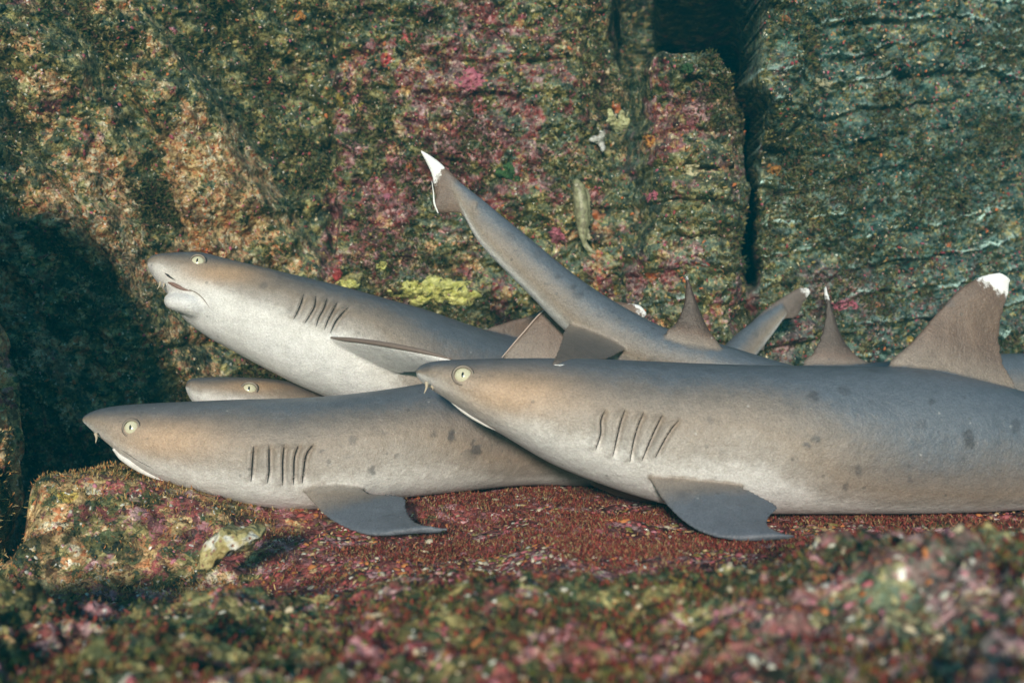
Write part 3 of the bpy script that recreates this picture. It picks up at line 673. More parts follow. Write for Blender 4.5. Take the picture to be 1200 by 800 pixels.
def shark(label, stations, fins, voxel, gills=(), gw=2.0, eye=None, warm=None, roll=0.0, extra=(), roll1=None, spots=()):
    body = loft(stations, roll=roll, roll1=roll1)
    me, co, B, lap = fuse('body', [body]+list(fins)+list(extra), voxel)
    P_, Q_ = proj(co)
    nv = np.zeros(len(co)*3, np.float32); me.vertices.foreach_get('normal', nv); nv = nv.reshape(-1, 3)
    near = sm(0.0, -0.35, nv[:, 1])
    for gi, g in enumerate(gills):
        G = np.array(curve(g, 20)); order = np.argsort(G[:, 1]); gx = np.interp(Q_, G[order, 1], G[order, 0])
        y0, y1 = G[:, 1].min(), G[:, 1].max(); fade = sm(y0-3, y0+8, Q_)*sm(y1+3, y1-8, Q_)*near
        d = P_-gx
        h = 0.0042*np.where(d < 0, sm(-17, -1, d)**1.5, 0) - 0.0050*np.exp(-((d-2.4)/3.0)**2)
        co = co + nv*(h*fade)[:, None]
    me.vertices.foreach_set('co', co.astype(np.float32).ravel()); me.update()
    wr = np.zeros(len(co))
    if warm:
        for (cx, cy, rx, ry) in warm: wr = np.maximum(wr, np.exp(-1.2*(((P_-cx)/rx)**2+((Q_-cy)/ry)**2)))
        wr *= near*(1-B[:, 3])
    sp = np.zeros(len(co)); jx = P_+3.0*noise2(P_/5, Q_/5, 77); jy = Q_+3.0*noise2(P_/5+9, Q_/5, 78)
    for (cx, cy, rx, ry, a) in spots: sp = np.maximum(sp, a*sm(1.25, 0.6, np.hypot((jx-cx)/rx, (jy-cy)/ry)))
    attr(me, 'spot', sp*near)
    attr(me, 'dors', B[:, 0]); attr(me, 'white', B[:, 1]); attr(me, 'warm', wr); attr(me, 'fin', B[:, 3])
    mid = co.mean(0); root = thing('shark', (mid[0], mid[1], co[:, 2].min()), label, 'shark', 'whitetip sharks resting in a pile on the ledge')
    child('body', me, M_skin, root)
    bvh = BVHTree.FromPolygons([tuple(v) for v in co], [tuple(p.vertices) for p in me.polygons])
    for g in gills: child('gill_slit', strip(bvh, g, gw), M_dark, root)
    if eye: make_eye(root, bvh, *eye)
    print('shark', label[:30], len(co), time.time()-T0)
    return root, bvh

# A: the large one, right front
A_st = [(488,434,489,438,1.27,.004),(491,429,493,446,1.27,.015),(500,424.5,504,455,1.275,.028),(518,422,522,466,1.28,.042),(545,421,549,486,1.285,.056),(582,420,590,510,1.29,.068),
        (640,419.5,646,543,1.295,.078),(700,420.5,706,567,1.30,.085),(760,423,770,587,1.30,.09),(830,426,835,598,1.30,.092),(900,428,905,600,1.30,.092),(1000,429,1000,600,1.30,.09),
        (1080,432,1080,600,1.305,.088),(1140,444,1140,598,1.31,.085),(1200,459,1200,595,1.32,.08),(1300,475,1300,590,1.33,.066),(1430,497,1430,580,1.35,.042),(1540,508,1540,563,1.37,.024),(1620,505,1622,540,1.38,.012),(1700,490,1702,505,1.39,.004)]
A_dorsal = fin([(1060,452,1.305),(1042,428,1.305),(1068,401,1.305),(1100,364,1.31),(1128,336,1.31),(1152,323,1.315),(1172,319,1.315)],
               [(1180,472,1.305),(1191,457,1.305),(1177,428,1.305),(1171,396,1.31),(1175,368,1.31),(1181,346,1.315),(1184,326,1.315)], 0.055, 0.83, n=80, m=40, tmax=.011)
A_pec = fin([(770,520,1.28),(757,548,1.235),(777,586,1.20),(799,609,1.175),(824,624,1.155),(852,631,1.142),(890,632,1.135),(934,628.5,1.135)],
            [(850,545,1.28),(862,566,1.225),(890,581,1.20),(911,594,1.18),(901,606,1.165),(901,616,1.15),(914,624,1.14),(936,629,1.135)], 0.05, 2, n=80, m=36, tmax=.009, dors=1.0, finc=.08, dors0=-.25, fil=3.0)
A_far = fin([(760,560,1.33),(730,562,1.37),(700,563,1.39),(690,565,1.40),(720,580,1.40)], [(850,590,1.33),(830,592,1.37),(800,593,1.39),(790,594,1.40),(770,592,1.40)], 0.05, 2, tmax=.008)
A_cau = fin([(1600,505,1.38),(1680,480,1.39),(1760,440,1.4),(1840,400,1.41)], [(1620,545,1.38),(1660,590,1.39),(1720,510,1.4),(1850,405,1.41)], 0.05, .8)
A_sd = fin([(1395,500,1.34),(1410,475,1.34),(1450,430,1.345),(1475,415,1.35)], [(1475,520,1.34),(1475,495,1.34),(1470,460,1.345),(1482,420,1.35)], 0.06, .8)
A_pelvic = fin([(1290,580,1.30),(1310,600,1.26),(1340,610,1.24)], [(1370,575,1.30),(1380,600,1.26),(1375,612,1.24)], 0.06, 2)
gA = [[(709,480),(704,492),(704,506),(698,527)],[(732,480),(727,495),(723,512),(718,535)],[(754,483),(747,500),(742,518),(738,541)],[(776,486),(768,502),(760,520),(752,540)],[(796,491),(786,503),(776,520),(768,536)]]
rootA, bvA = shark('largest shark at right front with a tall brown white tipped fin', A_st, [A_dorsal, A_pec, A_far, A_cau, A_sd, A_pelvic], 0.0021,
        gA, 2.4, (542.5, 439.5, 11.5, 0.1, 0.9), roll=.25, roll1=-.8, warm=[(600,462,75,30)], spots=[(954,464,8,6,.6),(1092,471,5,4,.6),(946,522,6,4,.7),(957,514,5,5,.7),(1081,496,7,7,.35),(1133,508,8,4,.8),(1135,518,5,9,.8),(1130,538,3,4,.5),(1006,551,6,7,.5),(992,570,3,7,.5),(830,493,5,5,.4),(855,478,4,3,.3),(1190,498,6,10,.5),(1067,560,3,4,.4),(846,530,3,3,.3),(866,512,2,2,.4),(1020,470,3,5,.3),(1170,517,2,3,.4),(905,540,2,2,.4),(960,589,4,2,.3)])
M_barb = simple('barbel_skin', (0.45, 0.38, 0.28), .5)
def barb(root, a, b, r=0.0024):
    C = curve([at(*a), (at(*a)+at(*b))/2+np.array([0.0012, 0, 0]), at(*b)], 10)
    V, F_ = tube(C, np.linspace(r, r*0.15, 10), 8); child('nasal_barbel', mesh_np('nasal_barbel', V, F_), M_barb, root)
def inside(bvh, px, py, lift=0.0, dy=1.2):
    for _ in range(30):
        h, n_ = hit(bvh, px, py)
        if h is not None: return (px, py-dy, float(h.y)-lift)
        py -= 1.0; px += 0.3
    return (px, py, 1.4)
barb(rootA, (500,447,1.245), (497,461,1.245)); barb(rootA, (505,452,1.262), (507,457,1.262), .002)
add_lip(rootA, [inside(bvA,*p) for p in ((529,474),(540,484),(552,492),(565,501),(586,513))], [.0014,.0034,.0036,.0028,.0004])
add_lip(rootA, [inside(bvA,*p) for p in ((526,467),(541,478),(555,487),(570,495),(588,506))], [.0003,.0007,.0007,.0006,.0003], 'mouth_line', M_dark)

# B: lower left front
B_st = [(96,490,97,494,1.40,.004),(99,486,102,499,1.40,.015),(109,481,112,508,1.405,.028),(125,477,130,520,1.41,.041),(150,474,155,541,1.41,.053),(185,472,190,561,1.415,.063),(230,470,235,575,1.42,.071),
        (280,468,283,587,1.42,.077),(330,467,332,595,1.425,.081),(372,465,374,595,1.43,.084),(425,460,428,586,1.44,.086),(482,452,484,580,1.46,.088),(540,441,542,574,1.49,.088),(600,426,602,568,1.53,.088),
        (660,424,664,568,1.56,.086),(760,432,760,570,1.60,.078),(860,446,860,568,1.61,.066),(960,460,960,560,1.62,.05),(1060,470,1060,548,1.63,.034),(1140,478,1140,530,1.64,.02),(1200,480,1200,512,1.65,.011),(1250,478,1250,492,1.66,.004)]
B_dorsal = fin([(615,450,1.545),(590,420,1.545),(612,391,1.545),(640,362,1.55),(682,349,1.555),(724,353,1.56),(750,357,1.565)],
               [(735,455,1.56),(745,428,1.555),(728,408,1.555),(716,392,1.555),(722,386,1.56),(744,382,1.56),(760,368,1.565)], 0.05, .94, n=80, m=36, tmax=.009)
B_pec = fin([(362,560,1.40),(356,574,1.355),(370,593,1.33),(388,609,1.305),(412,621,1.285),(437,627,1.27),(480,623,1.26),(527,620.5,1.255)],
            [(425,566,1.40),(432,578,1.35),(474,583,1.325),(477,597,1.305),(482,607,1.285),(490,613,1.275),(503,617,1.265),(528,621.5,1.255)], 0.05, 2, n=80, m=36, tmax=.0085, dors=1.0, finc=.08, dors0=-.25, fil=3.0)
B_cau = fin([(1180,482,1.65),(1240,470,1.66),(1330,450,1.67),(1400,435,1.68)], [(1200,512,1.65),(1225,540,1.66),(1300,485,1.67),(1405,442,1.68)], 0.05, .85)
gB = [[(297,522),(296,535),(295,550),(294,564)],[(315,521),(315,540),(315,553),(313,566)],[(333,520),(331,540),(331,555),(331,569)],[(350,520),(345,535),(344,552),(344,568)],[(367,520),(359,532),(356,548),(354,566)]]
rootB, bvB = shark('shark lying lowest at left front with its snout poking out past the broken ledge', B_st, [B_dorsal, B_pec, B_cau], 0.0023,
        gB, 2.3, (153.5, 501, 9.5, 0.0, 1.0), roll=.22, roll1=-.6, warm=[(195,515,70,26)], spots=[(529,511,4,8,.8),(559,525,6,7,.75),(555,519,3,4,.6),(436,552,5,5,.65),(414,515,4,6,.45),(465,536,3,4,.5),(385,542,4,4,.45),(377,526,4,2,.5),(542,531,2,3,.5),(410,534,5,3,.3),(575,522,3,6,.3),(508,508,3,3,.4),(175,515,2,2,.5),(595,540,3,3,.3),(500,548,3,3,.25),(450,508,3,3,.3)])
barb(rootB, (112,507,1.375), (112,519,1.375)); barb(rootB, (115,509,1.40), (119,514,1.40), .002)
add_lip(rootB, [inside(bvB,*p) for p in ((134,526),(141,534),(152,542),(165,551),(180,559),(199,568))], [.0030,.0060,.0062,.0050,.0036,.0005])
add_lip(rootB, [inside(bvB,*p) for p in ((131,520),(146,530),(165,542),(180,550),(196,561))], [.0004,.0008,.0009,.0008,.0003], 'mouth_line', M_dark)

# C: raised head, upper left
C_st = [(172,306,173,312,1.575,.006),(176,300,180,326,1.575,.021),(188,297,190,337,1.58,.034),(203,296,199,348,1.585,.043),(234,295,214,372,1.59,.053),(262,302,240,392,1.60,.062),(300,311,272,410,1.60,.071),(350,323,315,433,1.61,.079),
        (400,335,362,456,1.61,.084),(450,349,415,476,1.62,.088),(500,363,475,492,1.64,.09),(560,384,540,502,1.67,.088),(630,402,620,512,1.74,.082),(720,420,715,518,1.83,.068),(790,432,795,508,1.90,.05),
        (835,418,856,455,1.94,.035),(862,392,884,418,1.96,.024),(890,371,905,392,1.97,.013),(915,355,922,368,1.975,.005)]
C_dorsal = fin([(590,420,1.70),(566,390,1.69),(592,378,1.70),(622,369,1.71),(655,352,1.72),(672,343,1.73)], [(700,440,1.77),(700,422,1.77),(680,408,1.76),(672,395,1.75),(676,372,1.74),(680,348,1.73)], 0.06, .9, tmax=.01)
C_cau = fin([(868,392,1.96),(888,370,1.97),(905,356,1.975),(922,345,1.98),(938,337,1.985),(948,338,1.985)], [(895,412,1.96),(900,395,1.97),(915,376,1.975),(934,371,1.98),(942,354,1.985),(950,343,1.985)], 0.05, .90, tmax=.008, finc=.7, dors0=.6)
C_pec = fin([(392,402,1.56),(385,396,1.535),(420,399,1.50),(460,405,1.47),(500,413,1.45),(530,421,1.44)], [(440,450,1.60),(455,440,1.56),(480,436,1.52),(500,434,1.49),(520,430,1.46),(532,424,1.44)], 0.05, 2, tmax=.007, dors=-.85, finc=.0, dors0=-.85)
C_pec2 = fin([(420,440,1.60),(415,455,1.60),(432,470,1.60),(455,480,1.60)], [(480,440,1.60),(490,460,1.60),(490,475,1.60),(470,485,1.60)], 0.05, 2, tmax=.007, dors=-.95, finc=.0, dors0=-.95)
jaw = loft([(200,347,201,354,1.57,.004),(203,343,204,361,1.567,.016),(210,342,212,366,1.56,.027),(224,343,226,376,1.565,.034),(238,354,243,384,1.58,.036),(254,362,258,390,1.60,.030),(276,372,278,392,1.62,.014)], 80, 60)
jaw[2][:, 0] = -1
gC = [[(356,344),(353,354),(349,364),(344,374)],[(370,347),(368,360),(363,369),(357,379)],[(383,350),(379,362),(374,371),(370,383)],[(395,354),(390,364),(385,373),(380,387)],[(408,360),(400,368),(393,377),(387,390)]]
rootC, bvC = shark('shark holding its pale head and open mouth up above the others at upper left', C_st, [C_dorsal, C_cau, C_pec, C_pec2], 0.0023,
        gC, 1.8, (231.5, 306, 8.5, 0.1, 0.95), warm=[(262,320,55,14)], roll=0.74, roll1=-.35, extra=[jaw])
barb(rootC, (188,330,1.545), (184,339,1.545), .002); barb(rootC, (192,332,1.55), (190,338,1.55), .0015)
def on(bvh, px, py, lift=0.001):
    h, n_ = hit(bvh, px, py)
    return (px, py, (h.y if h else 1.55)-lift)
add_lip(rootC, [on(bvC,*p,0.0) for p in ((197,331),(203,333),(209,336),(216,339),(224,341))], [.0010,.0028,.0030,.0018,.0003], 'mouth', M_mouth)
add_lip(rootC, [on(bvC,*p,0.0) for p in ((222,339.5),(230,343),(238,350),(246,361))], [.0006,.0008,.0007,.0002], 'mouth_line', M_lid)
add_lip(rootC, [on(bvC,*p,0.0) for p in ((193,320),(196,322),(200,325),(205,328))], [.0004,.0016,.0012,.0003], 'nostril', M_dark)

M_edge = simple('fin_edge_skin', (0.16, 0.12, 0.10), .5); M_edge2 = simple('fin_edge_pale', (0.42, 0.33, 0.28), .5)
add_lip(rootC, [(383,395,1.535),(400,397,1.515),(420,399,1.50),(460,405,1.47),(500,413,1.45),(530,421,1.44)], [.001,.0030,.0034,.0036,.003,.001], 'fin_edge', M_edge)
add_lip(rootB, [(588,419,1.542),(612,391,1.542),(640,362,1.547),(665,353,1.55)], [.0008,.0011,.0010,.0004], 'fin_edge', M_edge2)

# D: small head peeping out between
D_st = [(218,450,218,455,1.60,.004),(221,444,221,465,1.60,.018),(232,442.5,230,475,1.605,.032),(255,441.5,253,487,1.61,.044),(285,442,283,498,1.625,.052),(320,444,318,508,1.645,.058),(355,451,352,518,1.675,.062),
        (400,468,398,528,1.72,.064),(460,480,460,538,1.78,.064),(540,485,540,540,1.84,.06),(640,488,640,536,1.92,.048),(740,492,740,528,1.98,.032),(830,496,830,518,2.0,.015),(880,498,880,506,2.0,.004)]
D_dors = fin([(490,500,1.80),(495,480,1.80),(520,468,1.81)], [(540,500,1.82),(535,485,1.82),(530,472,1.82)], .06, .8)
rootD, bvD = shark('smallest visible shark, only the top of its head showing between two bigger ones', D_st, [D_dors], 0.0025, (), 2, (292, 455.5, 9.0, 0.0, 0.85), roll=.5, warm=[(300,452,45,8)])
barb(rootD, (240,468,1.575), (239,473,1.575), .002)

# E: tail raised across the middle, head out of frame to the right
E_st = [(510,190,508,196,1.49,.002),(524,200,517,208,1.49,.0025),(542,216,531,230,1.49,.005),(562,231,546,257,1.49,.011),(582,248,557,279,1.49,.016),(603,265,573,298,1.49,.020),(629,286,599,324,1.49,.025),(661,313,628,353,1.49,.031),
        (700,341,660,386,1.49,.038),(740,365,700,416,1.495,.044),(781,385,748,438,1.48,.05),(835,400,810,455,1.475,.054),(897,419,875,485,1.47,.058),(960,436,945,520,1.465,.062),(1040,452,1030,550,1.46,.07),
        (1190,474,1190,572,1.465,.075),(1350,470,1350,580,1.47,.076),(1500,478,1500,580,1.475,.07),(1620,495,1620,570,1.48,.055),(1700,510,1700,555,1.48,.035),(1745,520,1745,540,1.48,.015),(1756,528,1756,534,1.48,.004)]
E_cau = fin([(560,236,1.49),(543,217,1.49),(521,195,1.49),(505,182.5,1.49),(492,175.5,1.49)], [(552,264,1.49),(535,247,1.49),(514,236,1.49),(505,203,1.49),(493,178,1.49)], .05, .60, n=80, m=30, tmax=.006)
E_low = fin([(562,245,1.49),(545,225,1.49),(525,215,1.49),(510,232,1.49),(509,240,1.49)], [(556,262,1.49),(543,251,1.49),(530,250,1.49),(519,250.5,1.49),(513,250,1.49)], .05, .97, tmax=.005)
E_anal = fin([(770,410,1.49),(737,410,1.45),(712,420,1.37),(682,426,1.30),(650,428.5,1.255)], [(680,368,1.49),(664,383,1.45),(658,398,1.37),(653,412,1.30),(647,426,1.255)], .045, 2, n=70, m=34, tmax=.006, finc=.45)
E_sd = fin([(855,425,1.44),(843,403,1.44),(832,388,1.445),(821,366,1.45),(812,342,1.455),(805.5,323,1.46)], [(782,412,1.44),(780,390,1.44),(793,376,1.445),(801,356,1.45),(803,338,1.455),(803,324,1.46)], .06, .95, tmax=.007, finc=1.7)
rootE, bvE = shark('shark facing away with its long tail raised diagonally across the middle of the pile', E_st, [E_cau, E_low, E_anal, E_sd], 0.0021, (), 2, None, roll=-0.5, roll1=0.4, spots=[(677,347,8,5,.6),(671,340,4,6,.5),(654,323,4,3,.6),(603,294,3,2,.6),(703,371,3,3,.7),(690,340,4,3,.4),(719,366,3,2,.5),(745,360,3,3,.4),(640,330,3,2,.4),(763,385,3,2,.5)])

M_white = simple('fin_white', (0.72, 0.72, 0.70), .5)
add_lip(rootE, [(506,212,1.487),(508,226,1.487),(509,238,1.487),(513.5,250,1.487)], [.0003,.0008,.0014,.0008], 'fin_edge', M_white)
add_lip(rootE, [(650,427.5,1.25),(660,428,1.258),(672,427,1.27),(690,424.5,1.30)], [.0005,.0013,.0012,.0003], 'fin_edge', M_white)

# G: farthest, only a narrow upright fin and a strip of back
G_st = [(760,470,760,478,1.76,.004),(800,462,800,484,1.76,.012),(860,448,860,490,1.765,.024),(930,431,930,505,1.77,.04),(985,427,985,520,1.775,.05),(1060,422,1060,530,1.78,.06),(1130,416,1130,540,1.78,.066),(1190,414,1190,545,1.79,.07),
        (1300,414,1300,548,1.80,.072),(1420,425,1420,545,1.81,.066),(1500,440,1500,530,1.82,.05),(1550,455,1550,505,1.82,.03),(1570,470,1570,485,1.82,.008)]
G_sd = fin([(1020,445,1.775),(1020,427,1.775),(1006,418,1.775),(990,400,1.78),(979,374,1.785),(971,348,1.79),(967,334,1.795)], [(945,445,1.77),(940,427,1.775),(953,411,1.775),(963,388,1.78),(967.5,360,1.785),(966,345,1.79),(965.5,334,1.795)], .07, .84, tmax=.008, finc=1.7)
G_cau = fin([(800,464,1.76),(770,455,1.76),(735,448,1.76)], [(800,484,1.76),(765,490,1.76),(733,452,1.76)], .05, .8)
rootG, bvG = shark('farthest shark of the pile, showing a narrow upright white tipped fin beside the dark tail', G_st, [G_sd, G_cau], 0.0026, ())

# ------------------------------------------------------------------ rocks and reef life
def lump(name, c, r, seed, amp=0.25, n=110, mat=None, label=None, cat='rock', zone=(0.5, .4, .4), fine=0.02, kind=None):
    """a boulder: squashed sphere pushed about by noise"""
    th = np.linspace(0.0, np.pi, n); ph = np.linspace(0, 2*np.pi, 2*n, endpoint=False)
    TH, PH = np.meshgrid(th, ph, indexing='ij')
    d = np.stack([np.sin(TH)*np.cos(PH), np.sin(TH)*np.sin(PH), np.cos(TH)], -1).reshape(-1, 3)
    q = d*np.array(r)
    k = 1+amp*sum(0.55**i*noise(d[:, 0]*1.7*2**i+seed, d[:, 1]*1.7*2**i, d[:, 2]*1.7*2**i, seed+i) for i in range(4))
    q = q*k[:, None]
    g = fine*(noise(q[:, 0]*45, q[:, 1]*45, q[:, 2]*45, seed+9)*0.6+noise(q[:, 0]*110, q[:, 1]*110, q[:, 2]*110, seed+10)*0.3+noise(q[:, 0]*14, q[:, 1]*14, q[:, 2]*14, seed+11))
    q = q + d*g[:, None]
    me = mesh_np(name, q, gridfaces(n, 2*n, True))
    import bmesh
    z = np.array(zone)[None]+0.2*noise(q[:, 0]*12, q[:, 1]*12, q[:, 2]*12, seed+3)[:, None]*np.array([1, 0, 1])
    attr(me, 'zone', z); attr(me, 'silt', np.full(len(q), 0.05))
    o = link(name, me, mat or M_reef_near, None, label, cat if not kind else None, None, kind); o.location = c
    nr = np.zeros(len(q)*3, np.float32); me.vertices.foreach_get('normal', nr); nr = nr.reshape(-1, 3)
    if (nr*d).sum(1).mean() < 0: me.flip_normals(); nr = -nr
    return o, q+np.array(c), nr
# near rock at the left edge of view; past it an added unseen rock shades the wall behind
o, q, nr = lump('rock', (-0.875, 1.41, 0.06), (0.235, 0.11, 0.5), 301, 0.14, 150, label='fuzzy orange brown rock filling the left edge of the view', zone=(0.35, .1, .55), fine=0.012)
m = (q[:, 0] > -0.78) & (q[:, 1] < 1.42)
blades('hydroid_tufts', q[m], nr[m], 6000, 0.006, 0.0007, [(0.45, 0.33, 0.12), (0.5, 0.22, 0.06), (0.3, 0.22, 0.08), (0.55, 0.45, 0.25)], 0.5, 0.5, None, 'thin golden hydroid tufts on the rock at the left edge', 'hydroids', 21)
o, q, nr = lump('rock', (-1.21, 1.47, 0.48), (0.33, 0.16, 0.37), 322, 0.2, 90, label='tall unseen rock added outside the left edge to shade the wall behind', zone=(0.35, .1, .5), fine=0.02)  # extra rock out of view, added for the shadow on the left wall

# pale three cornered stone leaning on the floor
def wedge_stone():
    out = [(230,668),(236,652),(243,636),(254,624),(262,616),(270,619),(281,621),(296,617),(307,623),(300,634),(290,643),(276,648),(262,655),(248,664)]
    C = np.array([at(x, y, 1.12) for x, y in out]); c0 = C.mean(0)
    rings = []
    N_ = 96; Cc = curve(np.concatenate([C, C[:1]]), N_+1)[:-1]
    lay = [(0.0, -0.024), (0.12, -0.024), (0.24, -0.0235), (0.36, -0.023), (0.48, -0.022), (0.6, -0.021), (0.7, -0.019), (0.8, -0.017), (0.88, -0.013), (0.95, -0.008), (1.0, 0.0), (0.97, 0.02), (0.8, 0.04), (0.0, 0.045)]
    V = []
    for s_, dy in lay:
        ring = c0+(Cc-c0)*s_; ring[:, 1] += dy
        V.append(ring)
    V = np.concatenate(V)
    Vn = V + 0.0022*np.stack([noise(V[:, 0]*260, V[:, 1]*260, V[:, 2]*260, s_) for s_ in (4, 5, 6)], 1) + 0.004*np.stack([noise(V[:, 0]*90, V[:, 1]*90, V[:, 2]*90, s_) for s_ in (1, 2, 3)], 1)
    me = mesh_np('stone', Vn, gridfaces(len(lay), N_, True))
    o = link('pale_stone', me, None, None, 'pale yellow three cornered stone with white crust leaning on the floor below the lowest shark', 'stone')
    sub = o.modifiers.new('s', 'SUBSURF'); sub.levels = 1; sub.render_levels = 1
    N = NT('yellow_sponge_stone'); tc = N.n('ShaderNodeTexCoord').outputs['Object']
    a = N.noise(tc, 90, 4, .65); b = N.vor(tc, 120); e_ = N.noise(tc, 35, 3)
    c = N.mix(N.step(a.outputs[0], .4, .6), (0.26, 0.20, 0.07), (0.50, 0.44, 0.20)); c = N.mix(N.step(e_.outputs[0], .55, .62), c, (0.62, 0.6, 0.5)); c = N.mix(N.math('LESS_THAN', b.outputs['Distance'], 0.22), c, (0.3, 0.16, 0.1))
    N.l(c, N.b.inputs['Base Color']); N.b.inputs['Roughness'].default_value = .8; N.bump(N.math('ADD', a.outputs[0], b.outputs['Distance']), 1.0, 0.004)
    me.materials.append(N.m)
wedge_stone()
def wy(px, py):
    """depth of the wall along a line of sight"""
    Y = 2.1
    for _ in range(12): Y = float(wall_depth(np.array([(px-600)/F*Y]), np.array([CAMZ-(py-400)/F*Y]))[0])*0.5+Y*0.5
    return Y
def clump_mat(name, c1, c2, sc=150):
    N = NT(name); tc = N.n('ShaderNodeTexCoord').outputs['Object']; a = N.noise(tc, sc, 4, .65); b = N.vor(tc, sc*1.3)
    c = N.mix(N.step(a.outputs[0], .38, .62), c1, c2); a2 = N.noise(tc, sc*0.45, 5, .7)
    c = N.mix(N.math('MULTIPLY', N.step(a2.outputs[0], .52, .6), 0.6), c, tuple(x*0.35 for x in c1)); N.l(c, N.b.inputs['Base Color']); N.b.inputs['Roughness'].default_value = .8
    N.bump(N.math('SUBTRACT', a.outputs[0], b.outputs['Distance']), 1.0, .003); return N.m
# knobbly branching coral high on the wall
def finger_coral(base, tips, r, name, label, mat, cat, seed):
    sh = []
    for (bx, by, tx, ty, r0, r1) in tips:
        Yb = base+0.01; Yt = base-0.035
        C = curve([at(bx, by, Yb), at((bx+tx)/2, (by+ty)/2, (Yb+Yt)/2-.008), at(tx, ty, Yt)], 12)
        V, F_ = tube(C, np.concatenate([np.linspace(r0, r1, 10), [r1*.8, r1*.35]]), 14); sh.append((V, F_, np.zeros((len(V), 4))))
    me, co, B, lap = fuse(name, sh, 0.0022, 3)
    co = co + 0.002*np.stack([noise(co[:, 0]*160, co[:, 1]*160, co[:, 2]*160, s_+seed) for s_ in (1, 2, 3)], 1)
    me.vertices.foreach_set('co', co.astype(np.float32).ravel()); me.update()
    return link(name, me, mat, None, label, cat)
Mcor = clump_mat('pale_coral', (0.42, 0.42, 0.2), (0.6, 0.6, 0.36))
finger_coral(wy(722, 160), [(722,150,713,128,.009,.006),(728,150,729,128,.009,.0058),(735,148,742,118,.009,.0058),(720,146,711,141,.008,.0055),(726,152,738,140,.012,.008),(732,150,747,114,.008,.005)], .01, 'coral',
             'pale yellow green finger coral on the rock wall left of the column top', Mcor, 'coral', 1)
Mwh = clump_mat('white_coral', (0.5, 0.5, 0.46), (0.7, 0.7, 0.66))
finger_coral(wy(700, 165)-.005, [(705,168,695,160,.007,.005),(705,168,704,152,.006,.004),(705,168,709,151,.005,.003),(704,168,690,163,.005,.004),(705,168,707,178,.006,.004)], .01, 'coral',
             'small white coral just below the pale green finger coral', Mwh, 'coral', 2)
# hawkfish hanging head up on the wall
def spotted_fish():
    Y = min(wy(683, 230), wy(683, 270))-0.045
    st = [(672,211,676,209,Y,.002),(671,216,680,212,Y,.010),(671,224,685,219,Y,.016),(672,235,688,230,Y,.018),(673,248,690,245,Y,.018),(675,260,690,260,Y,.015),(677,272,688,273,Y,.010),(680,280,687,280,Y,.006),(683,286,688,285,Y,.003)]
    body = loft(st, 140, 40)
    dors = fin([(684,222,Y),(689,221,Y),(691.5,230,Y)][::1], [(686,268,Y),(690,266,Y),(692,258,Y)], .08, 2, tmin=.003, tmax=.005)
    anal = fin([(676,258,Y),(672,262,Y),(671,270,Y)], [(680,277,Y),(677,280,Y),(675,282,Y)], .08, 2, tmin=.003, tmax=.004)
    soft = fin([(686,262,Y),(691,270,Y),(692.5,280,Y)], [(686,276,Y),(688,280,Y),(690,283,Y)], .08, 2, tmin=.003, tmax=.004)
    tail = fin([(684,276,Y),(691,288,Y),(700,297,Y-.005)], [(680,280,Y),(685,291,Y),(698,299,Y-.005)], .08, 2, tmin=.003, tmax=.004)
    pec = fin([(674,228,Y-.014),(668,236,Y-.02),(663,243,Y-.022)], [(676,240,Y-.014),(671,244,Y-.02),(665,246,Y-.022)], .08, 2, tmin=.003, tmax=.004)
    me, co, B, lap = fuse('body', [body, dors, soft, tail], .0015, 2)
    N = NT('spotted_fish_skin'); tc = N.n('ShaderNodeTexCoord').outputs['Object']; a = N.vor(tc, 75); b = N.noise(tc, 90, 3)
    c = N.mix(N.step(b.outputs[0], .35, .65), (0.20, 0.20, 0.10), (0.38, 0.37, 0.22)); b2 = N.noise(tc, 130, 4, .7); c = N.mix(N.math('MULTIPLY', N.step(b2.outputs[0], .5, .58), .75), c, (0.11, 0.08, 0.05))
    N.l(c, N.b.inputs['Base Color']); N.b.inputs['Roughness'].default_value = .5
    mid = co.mean(0); root = thing('fish', mid, 'mottled pale green fish clinging head up to the rock wall above the raised tail', 'fish')
    child('body', me, N.m, root)
    bv = BVHTree.FromPolygons([tuple(v) for v in co], [tuple(p.vertices) for p in me.polygons])
    make_eye(root, bv, 675.5, 217, 2.2)
    rows = []; Mf = simple('fish_spine', (0.45, 0.3, 0.22))
    for i in range(9):
        y = 222+i*4.6; V, F_ = tube([at(688, y+1, Y), at(692.5, y-1.0, Y)], [.0022, .0005], 6); rows.append((V, F_))
    for V, F_ in rows: child('fin_spine', mesh_np('fin_spine', V, F_), Mf, root)
spotted_fish()
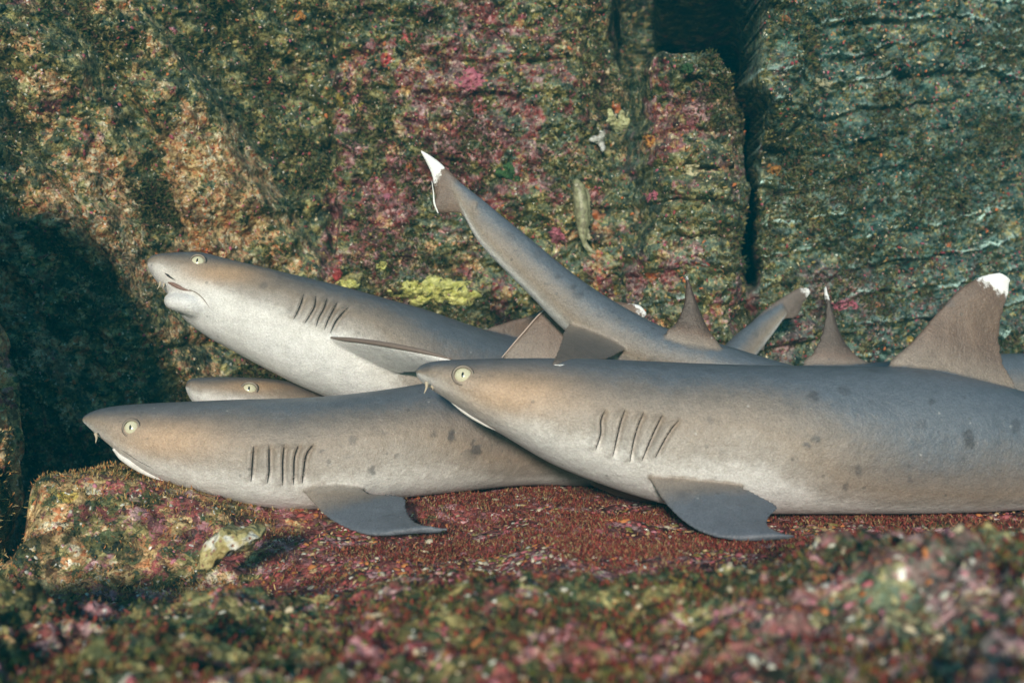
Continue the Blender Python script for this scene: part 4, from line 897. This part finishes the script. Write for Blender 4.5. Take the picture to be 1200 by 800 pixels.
# crusting sponges on the wall as low cushions
def cushion(name, label, cx, cy, rx, ry, mat, seed, cat='sponge', h=0.008):
    n, k = 26, 60; R_ = np.linspace(0, 1, n); PH = np.arange(k)/k*2*np.pi
    V = []
    lob = 1+0.35*noise2(np.cos(PH)*1.6+seed, np.sin(PH)*1.6, seed)+0.2*noise2(np.cos(PH)*4+seed, np.sin(PH)*4, seed+1)
    RR, PP = np.meshgrid(R_, PH, indexing='ij'); lobm = np.broadcast_to(lob, RR.shape)
    px = cx+RR*np.cos(PP)*rx*lobm; py = cy+RR*np.sin(PP)*ry*lobm
    Y = np.full(px.shape, 2.15)
    for _ in range(10): Y = 0.5*Y+0.5*wall_depth((px-600)/F*Y, CAMZ-(py-400)/F*Y)
    for _ in range(14):
        Y[1:-1] = (Y[:-2]+Y[1:-1]*2+Y[2:])/4; Y = (np.roll(Y, 1, 1)+2*Y+np.roll(Y, -1, 1))/4; Y[0] = Y[0].mean()
    dome = h*(1-RR**2.2)*0.8+0.020*fbm2(px/6.0, py/6.0, 4, seed+4, 0.65)*(1-RR**4)-0.001-0.006*sm(.85, 1, RR)
    Yd = Y-dome-0.002
    V = np.stack([(px-600)/F*Yd, Yd, CAMZ-(py-400)/F*Yd], -1).reshape(-1, 3)
    return link(name, mesh_np(name, V, gridfaces(n, k, True)), mat, None, label, cat)
Myel = clump_mat('yellow_crust', (0.36, 0.36, 0.07), (0.68, 0.66, 0.26), 90)
Mor = clump_mat('orange_sponge', (0.40, 0.16, 0.03), (0.55, 0.26, 0.06), 90)
Mpk = clump_mat('pink_crust', (0.38, 0.08, 0.13), (0.52, 0.2, 0.24), 120)
Mgn = clump_mat('green_crust', (0.02, 0.07, 0.02), (0.05, 0.12, 0.03), 120)
Mcr = clump_mat('cream_crust', (0.42, 0.38, 0.22), (0.6, 0.55, 0.36), 100)
cushion('sponge', 'bright yellow green crust just above the back of the raised headed shark', 505, 342, 54, 17, Myel, 3, 'sponge', .012)
cushion('sponge', 'small yellow crust at the left end of the bright yellow green one', 447, 312, 8, 6, Myel, 5, 'sponge')
cushion('sponge', 'yellow crust hugging the back line of the raised headed shark', 408, 333, 14, 6, Myel, 8, 'sponge')
cushion('sponge', 'orange sponge on the right rock face beside the crevice', 908, 200, 11, 7, Mor, 11)
cushion('sponge', 'orange ear shaped sponge right of the finger coral', 760, 165, 7, 9, Mor, 14)
cushion('sponge', 'small orange sponge left of the raised tail tip', 352, 20, 8, 6, Mor, 17)
cushion('crust_patch', 'round pink crust in the middle of the rock column', 762, 230, 12, 9, Mpk, 20, 'crust')
cushion('crust_patch', 'pink crust behind the pale fish', 655, 275, 11, 10, Mpk, 23, 'crust')
cushion('crust_patch', 'magenta crust on the wall above the raised tail tip', 548, 95, 22, 13, Mpk, 26, 'crust')
cushion('crust_patch', 'pink crust between the narrow fin and the big dorsal fin', 992, 357, 17, 7, Mpk, 29, 'crust')
cushion('algae_cushion', 'green algae cushion near the top of the rock column', 806, 82, 8, 7, Mgn, 32, 'algae')
cushion('algae_cushion', 'dark green algae cushion right of the raised tail tip', 596, 202, 15, 11, Mgn, 35, 'algae')
cushion('crust_patch', 'cream crust on the rock column above the pink one', 820, 200, 18, 7, Mcr, 38, 'crust')
cushion('crust_patch', 'cream patch high on the right rock face', 960, 100, 15, 8, Mcr, 41, 'crust')

# ------------------------------------------------------------------ sea water haze
HZ = 0.09
bm_v = np.array([[x, y, z] for x in (-3.4, 3.4) for y in (-0.45, 2.95) for z in (-1.6, 2.0)], float)
hf = np.array([[0,1,3,2],[4,6,7,5],[0,4,5,1],[2,3,7,6],[0,2,6,4],[1,5,7,3]])
hm = bpy.data.materials.new('sea_water'); hm.use_nodes = True; t = hm.node_tree; t.nodes.remove(t.nodes['Principled BSDF'])
pv = t.nodes.new('ShaderNodeVolumePrincipled'); pv.inputs['Density'].default_value = HZ; pv.inputs['Color'].default_value = (0.01, 0.42, 0.52, 1); pv.inputs['Anisotropy'].default_value = 0.3
t.links.new(pv.outputs[0], t.nodes['Material Output'].inputs['Volume'])
link('haze', mesh_np('haze', bm_v, hf, False), hm, kind='stuff')
tot = sum(len(o.data.polygons) for o in scene.objects if o.type == 'MESH')
print('polys', tot, 'time', time.time()-T0)
